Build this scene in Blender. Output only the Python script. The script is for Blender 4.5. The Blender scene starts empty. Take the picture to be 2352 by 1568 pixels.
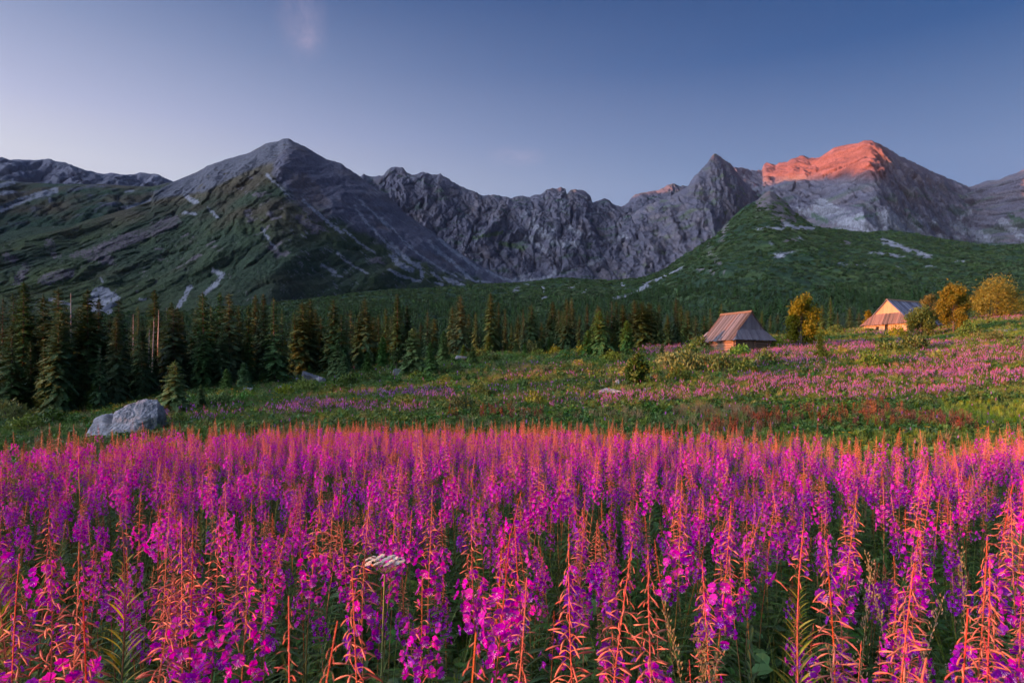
import bpy, math, random
import numpy as np
from mathutils import Vector, Matrix
R = math.radians
scene = bpy.context.scene
COL = scene.collection

# ------------------------------------------------------------------ camera
# Distances in metres, camera at the origin looking along +Y. F, CX, HY describe the lens (24 mm on 36 mm, 2352 px wide plan of the view)
F, CX, HY = 1568.0, 1176.0, 860.0
cam_d = bpy.data.cameras.new('camera'); cam = bpy.data.objects.new('camera', cam_d); COL.objects.link(cam)
cam.rotation_euler = (R(90), 0, 0)
cam_d.lens = 24; cam_d.sensor_width = 36; cam_d.shift_y = 76 / 2352
cam_d.clip_start = 0.05; cam_d.clip_end = 30000
cam_d.dof.use_dof = True; cam_d.dof.focus_distance = 5.0; cam_d.dof.aperture_fstop = 8.0
scene.camera = cam

# ------------------------------------------------------------------ sun and sky
SUN_EL, SUN_AZ = R(4.0), R(-104)
S = Vector((math.sin(SUN_AZ) * math.cos(SUN_EL), math.cos(SUN_AZ) * math.cos(SUN_EL), math.sin(SUN_EL)))
sun_d = bpy.data.lights.new('sun', 'SUN'); sun = bpy.data.objects.new('sun', sun_d); COL.objects.link(sun)
sun_d.energy = 5.0; sun_d.angle = R(0.6); sun_d.color = (1.0, 0.33, 0.085)
EXPO = 1.4
sun.rotation_euler = (-S).to_track_quat('-Z', 'Y').to_euler()
sun.location = (-50, -20, 60)

world = bpy.data.worlds.new('World'); scene.world = world; world.use_nodes = True
wt = world.node_tree; wt.nodes.clear()
def wn(t, **k):
    n = wt.nodes.new(t)
    for a, v in k.items(): setattr(n, a, v)
    return n
sky = wn('ShaderNodeTexSky', sky_type='NISHITA', sun_disc=False, sun_elevation=SUN_EL, sun_rotation=SUN_AZ)
sky.altitude = 1500; sky.air_density = 1.0; sky.dust_density = 0.6; sky.ozone_density = 2.0
bg = wn('ShaderNodeBackground'); wo = wn('ShaderNodeOutputWorld')
SKY_STRENGTH = 0.15
# the colour of the dusk sky by direction: pale mauve towards the sun and the horizon, deep blue away from it and overhead
tc = wn('ShaderNodeTexCoord')
def vdot(vec):
    n = wn('ShaderNodeVectorMath', operation='DOT_PRODUCT'); n.inputs[1].default_value = vec
    wt.links.new(tc.outputs['Generated'], n.inputs[0]); return n.outputs['Value']
def wm(op, a, b, c=None, clamp=False):
    n = wn('ShaderNodeMath', operation=op, use_clamp=clamp)
    for i, v in enumerate((a, b, c)):
        if v is None: continue
        if isinstance(v, (int, float)): n.inputs[i].default_value = v
        else: wt.links.new(v, n.inputs[i])
    return n.outputs[0]
def wmix(fac, a, b, mode='MIX'):
    n = wn('ShaderNodeMix', data_type='RGBA', blend_type=mode)
    for s, v in ((n.inputs[0], fac), (n.inputs[6], a), (n.inputs[7], b)):
        if isinstance(v, (int, float)): s.default_value = v
        elif isinstance(v, tuple): s.default_value = v + (1,)
        else: wt.links.new(v, s)
    return n.outputs[2]
up = vdot((0, 0, 1)); side = vdot((math.sin(R(-80)), math.cos(R(-80)), 0))
lin = lambda r, g, b: tuple((c / 255 / 12.92) if c <= 10 else ((c / 255 + .055) / 1.055) ** 2.4 for c in (r, g, b))
K = 1.0 / SKY_STRENGTH / 2 ** EXPO
def sc3(c, k=K): return tuple(v * k for v in c)
# azimuth factor: 0 away from the sun .. 1 towards it
az = wm('POWER', wm('MULTIPLY_ADD', side, 0.90, 0.38, clamp=True), 1.8)
elv = wm('MAXIMUM', up, 0.0)
def ramp(fac, stops):
    n = wn('ShaderNodeValToRGB'); cr = n.color_ramp
    while len(cr.elements) < len(stops): cr.elements.new(0.5)
    for e, (p, c) in zip(cr.elements, stops): e.position = p; e.color = c + (1,)
    wt.links.new(fac, n.inputs[0]); return n.outputs[0]
far_side = ramp(elv, [(0.0, lin(148, 164, 200)), (0.265, lin(106, 133, 177)), (0.404, lin(34, 86, 144)), (0.5, lin(10, 68, 124)), (1.0, lin(14, 52, 100))])
sun_side = ramp(elv, [(0.0, lin(230, 220, 226)), (0.263, lin(212, 212, 226)), (0.323, lin(185, 190, 219)), (0.41, lin(142, 157, 194)), (0.5, lin(76, 108, 160)), (1.0, lin(40, 66, 116))])
painted = wmix(az, far_side, sun_side)
sv = wn('ShaderNodeVectorMath', operation='SCALE'); sv.inputs[3].default_value = K
wt.links.new(painted, sv.inputs[0])
tint = wmix(0.97, sky.outputs[0], sv.outputs[0])
# thin wisps of high cloud, pink from the low sun
def wisp(vec, size, seed, stretch):
    d = Vector(vec).normalized()
    n = wn('ShaderNodeVectorMath', operation='SUBTRACT'); n.inputs[1].default_value = d; wt.links.new(tc.outputs['Generated'], n.inputs[0])
    m = wn('ShaderNodeMapping'); m.vector_type = 'POINT'
    m.inputs['Rotation'].default_value = (0, stretch[2], 0); m.inputs['Scale'].default_value = (1 / stretch[0] / size, 1 / size, 1 / stretch[1] / size)
    wt.links.new(n.outputs[0], m.inputs[0])
    nz = wn('ShaderNodeTexNoise'); nz.inputs['Scale'].default_value = 1.1; nz.inputs['Detail'].default_value = 6; nz.inputs['Roughness'].default_value = .62
    ad = wn('ShaderNodeVectorMath', operation='ADD'); ad.inputs[1].default_value = (seed, seed * 2, 3); wt.links.new(m.outputs[0], ad.inputs[0]); wt.links.new(ad.outputs[0], nz.inputs[0])
    ln = wn('ShaderNodeVectorMath', operation='LENGTH'); wt.links.new(m.outputs[0], ln.inputs[0])
    fall = wm('SUBTRACT', 1.0, ln.outputs['Value'], clamp=True)
    nn = wm('MULTIPLY_ADD', nz.outputs[0], 2.6, -1.0, clamp=True)
    return wm('MULTIPLY', fall, nn)
def dirpx(u, y): return ((u - CX) / F, 1.0, (HY - y) / F)
w1 = wisp(dirpx(688, 25), 0.06, 1.0, (0.6, 1.3, R(-14)))
w2 = wisp(dirpx(1188, 362), 0.035, 4.0, (1.3, 0.5, R(-32)))
w3 = wisp(dirpx(708, 92), 0.03, 9.0, (0.9, 0.7, 0.2))
wsum = wm('MULTIPLY', wm('ADD', wm('ADD', w1, w2), w3), 0.36, clamp=True)
# the bright glow of the low sun, outside the frame to the left
glow = wm('POWER', wm('MULTIPLY_ADD', vdot(tuple(S)), 1.6, -.6, clamp=True), 1.6)
gsc = wn('ShaderNodeVectorMath', operation='SCALE'); gsc.inputs[0].default_value = sc3((4.7, 5.4, 7.2)); wt.links.new(glow, gsc.inputs[3])
gad = wn('ShaderNodeVectorMath', operation='ADD'); wt.links.new(tint, gad.inputs[0]); wt.links.new(gsc.outputs[0], gad.inputs[1])
final = wmix(wsum, gad.outputs[0], sc3(lin(205, 186, 210)))
wt.links.new(final, bg.inputs[0]); bg.inputs[1].default_value = SKY_STRENGTH
wt.links.new(bg.outputs[0], wo.inputs[0])

vs = scene.view_settings
scene.display_settings.display_device = 'sRGB'
vs.view_transform = 'Standard'; vs.look = 'None'; vs.gamma = 1; vs.exposure = EXPO; vs.use_curve_mapping = False
cy = scene.cycles
cy.max_bounces = 5; cy.diffuse_bounces = 3; cy.glossy_bounces = 1; cy.transmission_bounces = 3; cy.transparent_max_bounces = 4; cy.volume_bounces = 0
cy.use_denoising = True; cy.use_adaptive_sampling = True; cy.adaptive_threshold = 0.02
cy.sample_clamp_indirect = 4; cy.caustics_reflective = False; cy.caustics_refractive = False

# ------------------------------------------------------------------ noise
def _hash(ix, iy, seed):
    h = (ix.astype(np.int64) * 374761393 + iy.astype(np.int64) * 668265263 + seed * 1442695041) & 0x7fffffff
    h = ((h ^ (h >> 13)) * 1274126177) & 0x7fffffff
    return (h ^ (h >> 16)) & 0xffff
def perlin(x, y, seed=0):
    x = np.asarray(x, float); y = np.asarray(y, float)
    ix = np.floor(x); iy = np.floor(y); fx = x - ix; fy = y - iy
    sx = fx * fx * fx * (fx * (fx * 6 - 15) + 10); sy = fy * fy * fy * (fy * (fy * 6 - 15) + 10)
    def g(dx, dy):
        a = _hash(ix + dx, iy + dy, seed) * (2 * math.pi / 65536)
        return np.cos(a) * (fx - dx) + np.sin(a) * (fy - dy)
    a = g(0, 0) * (1 - sx) + g(1, 0) * sx; b = g(0, 1) * (1 - sx) + g(1, 1) * sx
    return (a * (1 - sy) + b * sy) * 1.4
def fbm(x, y, octv=4, seed=0, gain=0.5):
    r = 0; a = 1; n = 0
    for i in range(octv):
        r = r + a * perlin(x * 2 ** i, y * 2 ** i, seed + i * 17); n += a; a *= gain
    return r / n
def ridged(x, y, octv=4, seed=0, gain=0.5):
    r = 0; a = 1; n = 0
    for i in range(octv):
        r = r + a * (1 - np.abs(perlin(x * 2 ** i, y * 2 ** i, seed + i * 31)) * 2); n += a; a *= gain
    return r / n
def worley(x, y, seed=0):
    """cellular noise: distance to the nearest and second nearest feature point, and the cell's own random value"""
    x = np.asarray(x, float); y = np.asarray(y, float); x, y = np.broadcast_arrays(x, y); ix = np.floor(x); iy = np.floor(y)
    f1 = np.full(x.shape, 9.0); f2 = np.full(x.shape, 9.0); cv = np.zeros(x.shape)
    for i in (-1, 0, 1):
        for j in (-1, 0, 1):
            a = _hash(ix + i, iy + j, seed) / 65536; b = _hash(ix + i, iy + j, seed + 9) / 65536
            d = np.hypot(ix + i + a - x, iy + j + b - y); c = _hash(ix + i, iy + j, seed + 21) / 65536
            n = d < f1; f2 = np.where(n, f1, np.minimum(f2, d)); cv = np.where(n, c, cv); f1 = np.where(n, d, f1)
    return f1, f2, cv
def crags(x, y, seed):
    """blocky rock relief: slabs standing out by different amounts, with cracks between"""
    r = 0; a = 1.0; n = 0
    for k in range(3):
        s = 2.1 ** k; wx = x * s + .25 * perlin(x * s * 1.3, y * s * 1.3, seed + k); f1, f2, c = worley(wx, y * s * .55, seed + k * 5)
        r = r + a * (c * .9 - f1 * .55 + np.minimum(f2 - f1, .12) * 3 - .5); n += a; a *= .52
    return r / n
def sstep(a, b, x):
    t = np.clip((x - a) / (b - a), 0, 1); return t * t * (3 - 2 * t)

# ------------------------------------------------------------------ materials
def new_mat(name):
    m = bpy.data.materials.new(name); m.use_nodes = True; nt = m.node_tree; nt.nodes.clear()
    return m, nt
class NT:
    def __init__(s, name):
        s.m, s.t = new_mat(name)
    def n(s, typ, **k):
        nd = s.t.nodes.new(typ)
        for a, v in k.items(): setattr(nd, a, v)
        return nd
    def set(s, sock, v):
        if hasattr(v, 'is_output') or isinstance(v, bpy.types.NodeSocket): s.t.links.new(v, sock)
        elif isinstance(v, tuple) and len(v) == 3 and sock.type == 'RGBA': sock.default_value = v + (1,)
        else: sock.default_value = v
    def mix(s, fac, a, b, mode='MIX'):
        nd = s.n('ShaderNodeMix', data_type='RGBA', blend_type=mode)
        s.set(nd.inputs[0], fac); s.set(nd.inputs[6], a); s.set(nd.inputs[7], b); return nd.outputs[2]
    def math(s, op, a, b=0.0, c=0.0, clamp=False):
        nd = s.n('ShaderNodeMath', operation=op, use_clamp=clamp)
        s.set(nd.inputs[0], a); s.set(nd.inputs[1], b); s.set(nd.inputs[2], c); return nd.outputs[0]
    def noise(s, scale, detail=4, rough=.6, vec=None, dist=0.0):
        nd = s.n('ShaderNodeTexNoise'); nd.inputs['Scale'].default_value = scale; nd.inputs['Detail'].default_value = detail
        nd.inputs['Roughness'].default_value = rough; nd.inputs['Distortion'].default_value = dist
        if vec is not None: s.set(nd.inputs['Vector'], vec)
        return nd.outputs[0]
    def ramp(s, fac, stops):
        nd = s.n('ShaderNodeValToRGB'); cr = nd.color_ramp
        while len(cr.elements) < len(stops): cr.elements.new(.5)
        for e, (p, c) in zip(cr.elements, stops): e.position = p; e.color = tuple(c) + (1,)
        s.set(nd.inputs[0], fac); return nd.outputs[0]
    def rnd(s): return s.n('ShaderNodeObjectInfo').outputs['Random']
    def obj(s): return s.n('ShaderNodeTexCoord').outputs['Object']
    def pos(s): return s.n('ShaderNodeNewGeometry').outputs['Position']
    def bump(s, h, strength=.5, dist=.1):
        nd = s.n('ShaderNodeBump'); nd.inputs['Strength'].default_value = strength; nd.inputs['Distance'].default_value = dist
        s.set(nd.inputs['Height'], h); return nd.outputs[0]
    def map(s, vec, scale, rot=(0, 0, 0)):
        nd = s.n('ShaderNodeMapping'); nd.inputs['Scale'].default_value = scale; nd.inputs['Rotation'].default_value = rot
        s.set(nd.inputs[0], vec); return nd.outputs[0]
    def out(s, color, rough=.8, normal=None, spec=.3, trans=0.0):
        p = s.n('ShaderNodeBsdfPrincipled'); s.set(p.inputs['Base Color'], color); s.set(p.inputs['Roughness'], rough)
        p.inputs['Specular IOR Level'].default_value = spec
        if normal is not None: s.set(p.inputs['Normal'], normal)
        o = s.n('ShaderNodeOutputMaterial')
        if trans > 0:
            tr = s.n('ShaderNodeBsdfTranslucent'); s.set(tr.inputs[0], color)
            mx = s.n('ShaderNodeMixShader'); mx.inputs[0].default_value = trans
            s.t.links.new(p.outputs[0], mx.inputs[1]); s.t.links.new(tr.outputs[0], mx.inputs[2]); s.t.links.new(mx.outputs[0], o.inputs[0])
        else: s.t.links.new(p.outputs[0], o.inputs[0])
        return s.m
def hsv_var(t, col, hue=.03, sat=.2, val=.35, fac=None):
    """per-object variation of a colour"""
    nd = t.n('ShaderNodeHueSaturation'); t.set(nd.inputs['Color'], col)
    r = fac if fac is not None else t.rnd()
    w = t.n('ShaderNodeTexWhiteNoise', noise_dimensions='1D'); t.set(w.inputs['W'], r)
    sp = t.n('ShaderNodeSeparateColor'); t.t.links.new(w.outputs['Color'], sp.inputs[0])
    t.set(nd.inputs['Hue'], t.math('MULTIPLY_ADD', sp.outputs[0], hue * 2, .5 - hue))
    t.set(nd.inputs['Saturation'], t.math('MULTIPLY_ADD', sp.outputs[1], sat * 2, 1 - sat))
    t.set(nd.inputs['Value'], t.math('MULTIPLY_ADD', sp.outputs[2], val * 2, 1 - val))
    return nd.outputs[0]

def terrain_mat(name, scale, bump_d, contrast=.5, strength=.9):
    t = NT(name); at = t.n('ShaderNodeAttribute', attribute_name='Col')
    p = t.pos()
    n1 = t.noise(scale, 6, .65, p); n2 = t.noise(scale * .13, 4, .6, p)
    n3_ = t.noise(scale * 2.6, 3, .6, p)
    v = t.math('ADD', t.math('MULTIPLY_ADD', n1, contrast * 3.2, 1 - contrast * 1.6), t.math('MULTIPLY_ADD', n2, .6, -.3))
    v = t.math('ADD', v, t.math('MULTIPLY', t.math('MULTIPLY_ADD', n3_, 6.0, -3.4, clamp=True), contrast * .9)); v = t.math('MAXIMUM', v, .15)
    sc = t.n('ShaderNodeVectorMath', operation='SCALE'); t.set(sc.inputs[0], at.outputs['Color']); t.set(sc.inputs[3], v)
    b = t.bump(t.noise(scale * .8, 8, .7, p), strength, bump_d)
    return t.out(sc.outputs[0], .95, b, .1)

# ------------------------------------------------------------------ mesh helpers
def mesh_from(name, verts, faces, mats=(), midx=None, smooth=False, col=None):
    me = bpy.data.meshes.new(name)
    verts = np.asarray(verts, dtype=np.float32).reshape(-1, 3)
    if isinstance(faces, np.ndarray):
        nf, k = faces.shape
        me.vertices.add(len(verts)); me.vertices.foreach_set('co', verts.ravel())
        me.loops.add(nf * k); me.loops.foreach_set('vertex_index', faces.astype(np.int32).ravel())
        me.polygons.add(nf); me.polygons.foreach_set('loop_start', np.arange(0, nf * k, k, dtype=np.int32))
        me.update(calc_edges=True)
    else:
        me.from_pydata(verts.tolist(), [], faces)
    for m in mats: me.materials.append(m)
    if midx is not None: me.polygons.foreach_set('material_index', np.asarray(midx, dtype=np.int32))
    if smooth: me.polygons.foreach_set('use_smooth', np.ones(len(me.polygons), dtype=bool))
    if col is not None:
        a = me.color_attributes.new('Col', 'FLOAT_COLOR', 'POINT')
        c4 = np.ones((len(verts), 4), dtype=np.float32); c4[:, :3] = col
        a.data.foreach_set('color', c4.ravel())
    me.update(); return me
def link(name, me, parent=None, loc=None, **props):
    o = bpy.data.objects.new(name, me); COL.objects.link(o)
    if parent is not None: o.parent = parent
    if loc is not None: o.location = loc
    for k, v in props.items(): o[k] = v
    return o
def empty(name, loc, label, category, group=None, rz=0.0):
    o = bpy.data.objects.new(name, None); COL.objects.link(o); o.location = loc; o.rotation_euler = (0, 0, rz)
    o.empty_display_size = .2; o['label'] = label; o['category'] = category
    if group: o['group'] = group
    return o
def tag(o, label, category, group=None, kind=None):
    o['label'] = label; o['category'] = category
    if group: o['group'] = group
    if kind: o['kind'] = kind
    return o
def grid_faces(nr, nc, wrap=False):
    i = np.arange(nr - 1)[:, None]; j = np.arange(nc if wrap else nc - 1)[None, :]
    j2 = (j + 1) % nc
    a = i * nc + j; b = i * nc + j2; c = (i + 1) * nc + j2; d = (i + 1) * nc + j
    return np.stack([a, b, c, d], -1).reshape(-1, 4)
class MB:
    """collects verts and polygons"""
    def __init__(s): s.v = []; s.f = []; s.m = []
    def add(s, vs_, fs_, m=0):
        k = len(s.v); s.v.extend(vs_); s.f.extend([tuple(i + k for i in f) for f in fs_]); s.m.extend([m] * len(fs_))
    def tube(s, pts, rad, n=5, m=0, cap=True):
        pts = [Vector(p) for p in pts]; rings = []
        k = len(s.v)
        ref = Vector((0.31, 0.77, 0.55))
        for i, p in enumerate(pts):
            t = (pts[min(i + 1, len(pts) - 1)] - pts[max(i - 1, 0)]).normalized()
            a = t.cross(ref).normalized(); b = t.cross(a)
            r = rad[i] if hasattr(rad, '__len__') else rad
            for j in range(n):
                an = 2 * math.pi * j / n
                s.v.append(tuple(p + a * (r * math.cos(an)) + b * (r * math.sin(an))))
        for i in range(len(pts) - 1):
            for j in range(n):
                s.f.append((k + i * n + j, k + i * n + (j + 1) % n, k + (i + 1) * n + (j + 1) % n, k + (i + 1) * n + j)); s.m.append(m)
        if cap:
            s.f.append(tuple(k + j for j in reversed(range(n)))); s.m.append(m)
            s.f.append(tuple(k + (len(pts) - 1) * n + j for j in range(n))); s.m.append(m)
    def slab(s, q, th, m=0):
        """a plank: quad q (4 points) given thickness th along its normal (downwards)"""
        q = [Vector(p) for p in q]; nrm = (q[1] - q[0]).cross(q[3] - q[0]).normalized() * th
        vs_ = [tuple(p) for p in q] + [tuple(p - nrm) for p in q]
        s.add(vs_, [(0, 1, 2, 3), (7, 6, 5, 4), (0, 4, 5, 1), (1, 5, 6, 2), (2, 6, 7, 3), (3, 7, 4, 0)], m)
    def mesh(s, name, mats, smooth=False):
        return mesh_from(name, s.v, s.f, mats, s.m, smooth)
    def xform(s, M):
        s.v = [tuple(M @ Vector(p)) for p in s.v]

# ------------------------------------------------------------------ the ground (valley floor, meadows): height as a function of place
GD = np.array([0, 6, 12, 18, 24, 32, 45, 60, 80, 100, 130, 180, 260, 400, 600, 900, 1300], float)
GU = np.array([-690, 0, 600, 1200, 1690, 2100, 2352, 3044], float)
n3 = [-1.85, -2.14, -2.42, -2.72]
GZ = np.array([
    n3 + [-3.4, -3.6, -3.8, -4.0, -4.2, -4.5, -5, -5, 0, 14, 34, 20, 10],
    n3 + [-3.25, -3.2, -3.0, -2.9, -3.0, -3.5, -4, -4, 0, 16, 36, 20, 10],
    n3 + [-2.9, -2.35, -1.7, -1.1, -1.0, -2, -3, -3, 1, 18, 38, 25, 20],
    n3 + [-2.75, -2.1, -1.25, 0.6, 2.3, 1.6, -1, -2, 3, 20, 42, 40, 30],
    n3 + [-2.7, -1.95, -0.75, 1.0, 3.3, 4.8, 4, 3, 8, 32, 58, 70, 60],
    n3 + [-2.6, -1.8, -0.6, 1.3, 3.7, 6.1, 8.4, 7.6, 11, 34, 66, 90, 80],
    n3 + [-2.5, -1.7, -0.2, 2.2, 5.4, 8.2, 11, 10.5, 15, 38, 74, 100, 90],
    n3 + [-2.3, -1.2, 1.2, 4, 8, 12, 16, 17, 24, 48, 86, 110, 100]], float)
LGD = np.log(GD + 4)
def ground_z(x, y):
    x = np.asarray(x, float); y = np.asarray(y, float)
    r = np.hypot(x, y); a = np.arctan2(x, y)
    u = CX + F * np.tan(np.clip(a, -R(50), R(50)))
    d = r * np.maximum(np.cos(a), .62)
    tu = np.clip(np.interp(u, GU, np.arange(len(GU))), 0, len(GU) - 1.001); iu = tu.astype(int); fu = tu - iu; fu = fu * fu * (3 - 2 * fu)
    L = np.log(np.minimum(d, 1299) + 4)
    td = np.clip(np.interp(L, LGD, np.arange(len(GD))), 0, len(GD) - 1.001); idd = td.astype(int); fd = td - idd
    # Catmull-Rom along distance
    def col(i):
        def g(k): return GZ[i, np.clip(k, 0, len(GD) - 1)]
        p0, p1, p2, p3 = g(idd - 1), g(idd), g(idd + 1), g(idd + 2)
        return p1 + (p2 - p1) * fd + fd * (1 - fd) * ((1 - fd) * ((p2 - p0) / 2 - (p2 - p1)) - fd * ((p3 - p1) / 2 - (p2 - p1)))
    z = col(iu) * (1 - fu) + col(iu + 1) * fu
    back = sstep(R(60), R(110), np.abs(a))           # behind the camera the meadow simply goes on, sloping gently up
    zb = -1.85 + 0.006 * r
    z = z * (1 - back) + zb * back
    amp = sstep(20, 50, r)
    z = z + amp * (0.35 * fbm(x / 9, y / 9, 3, 5) + np.minimum(r / 60, 4) * 0.5 * fbm(x / 45, y / 45, 3, 9))
    return z
def gz(x, y): return float(ground_z(np.array([x]), np.array([y]))[0])
def px(u, d): return (u - CX) / F * d                 # world x of plan column u at distance d
def on_screen(x, y, z): return CX + F * x / np.maximum(y, .01), HY - F * z / np.maximum(y, .01)

# ------------------------------------------------------------------ air: thin haze round everything
def haze_box():
    mb = MB(); (a, b, c), (d, e, f) = (-7000, -2500, -60), (7000, 7000, 1650)
    mb.add([(a, b, c), (d, b, c), (d, e, c), (a, e, c), (a, b, f), (d, b, f), (d, e, f), (a, e, f)], [(0, 3, 2, 1), (4, 5, 6, 7), (0, 1, 5, 4), (1, 2, 6, 5), (2, 3, 7, 6), (3, 0, 4, 7)])
    m, nt = new_mat('haze'); v = nt.nodes.new('ShaderNodeVolumePrincipled'); o = nt.nodes.new('ShaderNodeOutputMaterial'); nt.links.new(v.outputs[0], o.inputs['Volume'])
    v.inputs['Color'].default_value = (.62, .72, 1.0, 1); v.inputs['Density'].default_value = HAZE; v.inputs['Anisotropy'].default_value = .0
    ob = link('haze', mb.mesh('haze', [m])); ob['kind'] = 'stuff'; ob['label'] = 'thin bluish evening haze in the valley air'; ob['category'] = 'haze'
HAZE = 1.0e-5
haze_box()

# ------------------------------------------------------------------ albedos of the land
ROCK = np.array([.150, .140, .170]); ROCKW = np.array([.20, .165, .165]); SCREE = np.array([.31, .305, .32])
GREEN = np.array([.045, .082, .042]); GREEN2 = np.array([.090, .13, .040]); DRY = np.array([.13, .105, .06]); GREY = np.array([.155, .15, .165])
def mixc(a, b, t):
    t = np.clip(t, 0, 1)[..., None]; return a * (1 - t) + b * t
def strokes(u, y, lst, seed, rough=5.0):
    """how much each point lies on one of the scree streaks (polyline, width), edges broken by noise"""
    m = np.zeros(u.shape)
    nu = u + rough * fbm(u / 9, y / 9, 3, seed) + rough * .5 * fbm(u / 2.7, y / 2.7, 2, seed + 2); ny = y + rough * .6 * fbm(u / 9, y / 9, 3, seed + 5)
    gap = sstep(-.42, -.12, fbm(u / 7, y / 5, 3, seed + 8))
    for pts, w in lst:
        pts = np.array(pts, float)
        lo = pts.min(0) - w * 2 - 12; hi = pts.max(0) + w * 2 + 12
        s_ = (u > lo[0]) & (u < hi[0]) & (y > lo[1]) & (y < hi[1])
        if not s_.any(): continue
        uu, yy = nu[s_], ny[s_]; best = np.full(uu.shape, 1e9)
        if len(pts) == 1: best = np.hypot(uu - pts[0, 0], (yy - pts[0, 1]) * 1.1)
        for a, b in zip(pts[:-1], pts[1:]):
            ab = b - a; t = np.clip(((uu - a[0]) * ab[0] + (yy - a[1]) * ab[1]) / (ab @ ab), 0, 1)
            best = np.minimum(best, np.hypot(uu - a[0] - t * ab[0], yy - a[1] - t * ab[1]))
        m[s_] = np.maximum(m[s_], sstep(w * .42 + 1.4, w * .42 - 1.2, best))
    return m * gap
def c1(*p): return [(x / 3, 294 + y / 3) for x, y in p]
def c2(*p): return [(784 + x / 3, 294 + y / 3) for x, y in p]
def c3(*p): return [(1568 + x / 3, 294 + y / 3) for x, y in p]

def sheet(name, crest, ybase, dcrest, dbase, nu, nv, paint, rel=(60, 40), ribs=(180, 90), p=1.15, jag=3.0, seed=1, mat=None, back=True, sm=True):
    """one mountain face: from its foot at depth dbase up to its crest at depth dcrest, with its far side behind, ribs and gullies as relief"""
    crest = np.array(crest, float)
    u = np.linspace(crest[0, 0], crest[-1, 0], nu)
    yc = np.interp(u, crest[:, 0], crest[:, 1])
    v = np.linspace(0, 1, nv)[:, None]
    us = u[None, :] + 70 * fbm(v * 2.5 + seed, u[None, :] / 400, 4, seed + 7)
    def ev(a, q=us):
        if not hasattr(a, '__len__'): return np.full(nu, float(a))[None, :]
        a = np.array(a, float); g_ = np.arange(-900, 3300, 5.0); h_ = np.interp(g_, a[:, 0], a[:, 1]); k_ = np.exp(-(np.arange(-90, 91, 5.0) / 32) ** 2); h_ = np.convolve(np.pad(h_, 18, 'edge'), k_ / k_.sum(), 'valid')
        return np.interp(q, g_, h_)
    yb, dc, db = ev(ybase, u[None, :]), ev(dcrest), ev(dbase)
    d = db + (dc - db) * v
    zb = (HY - yb) / F * db; zc = (HY - yc) / F * dc
    kk = np.exp(-(np.linspace(-2.2, 2.2, 2 * (nu // 14) + 1)) ** 2); ycs = np.convolve(np.pad(yc, nu // 14, 'edge'), kk / kk.sum(), 'valid')
    zcs = (HY - ycs) / F * dc
    z = zb + (zcs - zb) * v ** p + (zc - zcs) * v ** 5
    U = np.broadcast_to(u, d.shape); X = (U - CX) / F * d
    lam, amp_r = ribs
    wx = fbm(X / (lam * 3), v * 2 + 0 * X, 3, seed + 3) * .55
    rib = ridged(X / lam + wx + v * .6, v * (zc - zb) / (lam * 2.2) + 0 * X, 5, seed)
    env = np.clip(v * 5, 0, 1) * (1 - v ** 8)
    d2 = d - amp_r * (rib - .3) * env
    lam2, amp2 = rel
    rough = fbm(X / lam2, z / lam2 * 1.1, 6, seed + 50, .72)
    cr_ = crags(X / lam2 / 1.6 + .3 * rib, z / lam2 / 1.6, seed + 33)
    rg2 = .45 * ridged(X / lam2 * 1.5 + .6 * fbm(X / lam2, z / lam2, 2, seed + 72), z / lam2 * .8, 5, seed + 70, .7)
    d2 = d2 - amp2 * (.7 * rough + .6 * rg2 + 1.5 * cr_) * env
    z2 = z + amp2 * (.35 * rough + .45 * cr_) * env
    z2 = z2 + (dc / F) * jag * ridged(X / (lam * .14), v * 0 + 3.3, 4, seed + 90, .65) * v ** 10 * (v > .6)
    X2 = (U - CX) / F * d2
    Yi = HY - z2 * F / d2
    col = paint(U, Yi, X2, z2, rib, rough + .6 * rg2, v + 0 * X2)
    P = np.stack([X2, d2, z2], -1)
    if back:
        rows = []; cr = []
        for k in range(1, 9):
            t = k / 8 * 600
            w_ = fbm(X2[-1] / 120 + k * .3, d2[-1] / 120, 3, seed + 5) * 25 * min(k, 3) / 3
            rows.append(np.stack([X2[-1], d2[-1] + t, z2[-1] - .75 * t * (1 - .2 * k / 8) + w_], -1)); cr.append(col[-1])
        P = np.concatenate([P, np.array(rows)], 0); col = np.concatenate([col, np.array(cr)], 0)
    me = mesh_from(name, P.reshape(-1, 3), grid_faces(P.shape[0], P.shape[1]), [mat], None, sm, col.reshape(-1, 3))
    o = link(name, me); o['kind'] = 'structure'; return o

M_mtn = terrain_mat('mountain_rock', .11, 9.0, .5, 1.0)
M_hill = terrain_mat('dwarf_pine_slope', .16, 5.0, .55, 1.0)
M_far = terrain_mat('far_rock', .02, 20.0, .3)

# -- far ridge at the left edge
crestA = [(-330, 392), (-200, 375), (-90, 380)] + c1((0,205),(65,222),(140,219),(180,226),(270,224),(325,215),(350,217),(375,230),(440,238),(490,254),(530,275),(610,303),(625,300),(715,322),(770,312),(800,318),(850,326),(930,322),(965,308),(1020,317),(1090,321),(1120,340),(1180,368),(1260,420),(1400,500))
def paintA(U, Y, X, z, rib, ro, v):
    c = mixc(ROCK * 1.1, GREY * 1.15, sstep(-.1, .5, ro)); return mixc(c, SCREE * .8, sstep(.25, .6, fbm(X / 260, z / 200, 4, 3) + .2 - v * .3))
sheet('distant_ridge', crestA, 470, 4600, 3900, 230, 60, paintA, (110, 70), (420, 170), 1.0, 2.5, 11, M_far, True, False)

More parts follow.
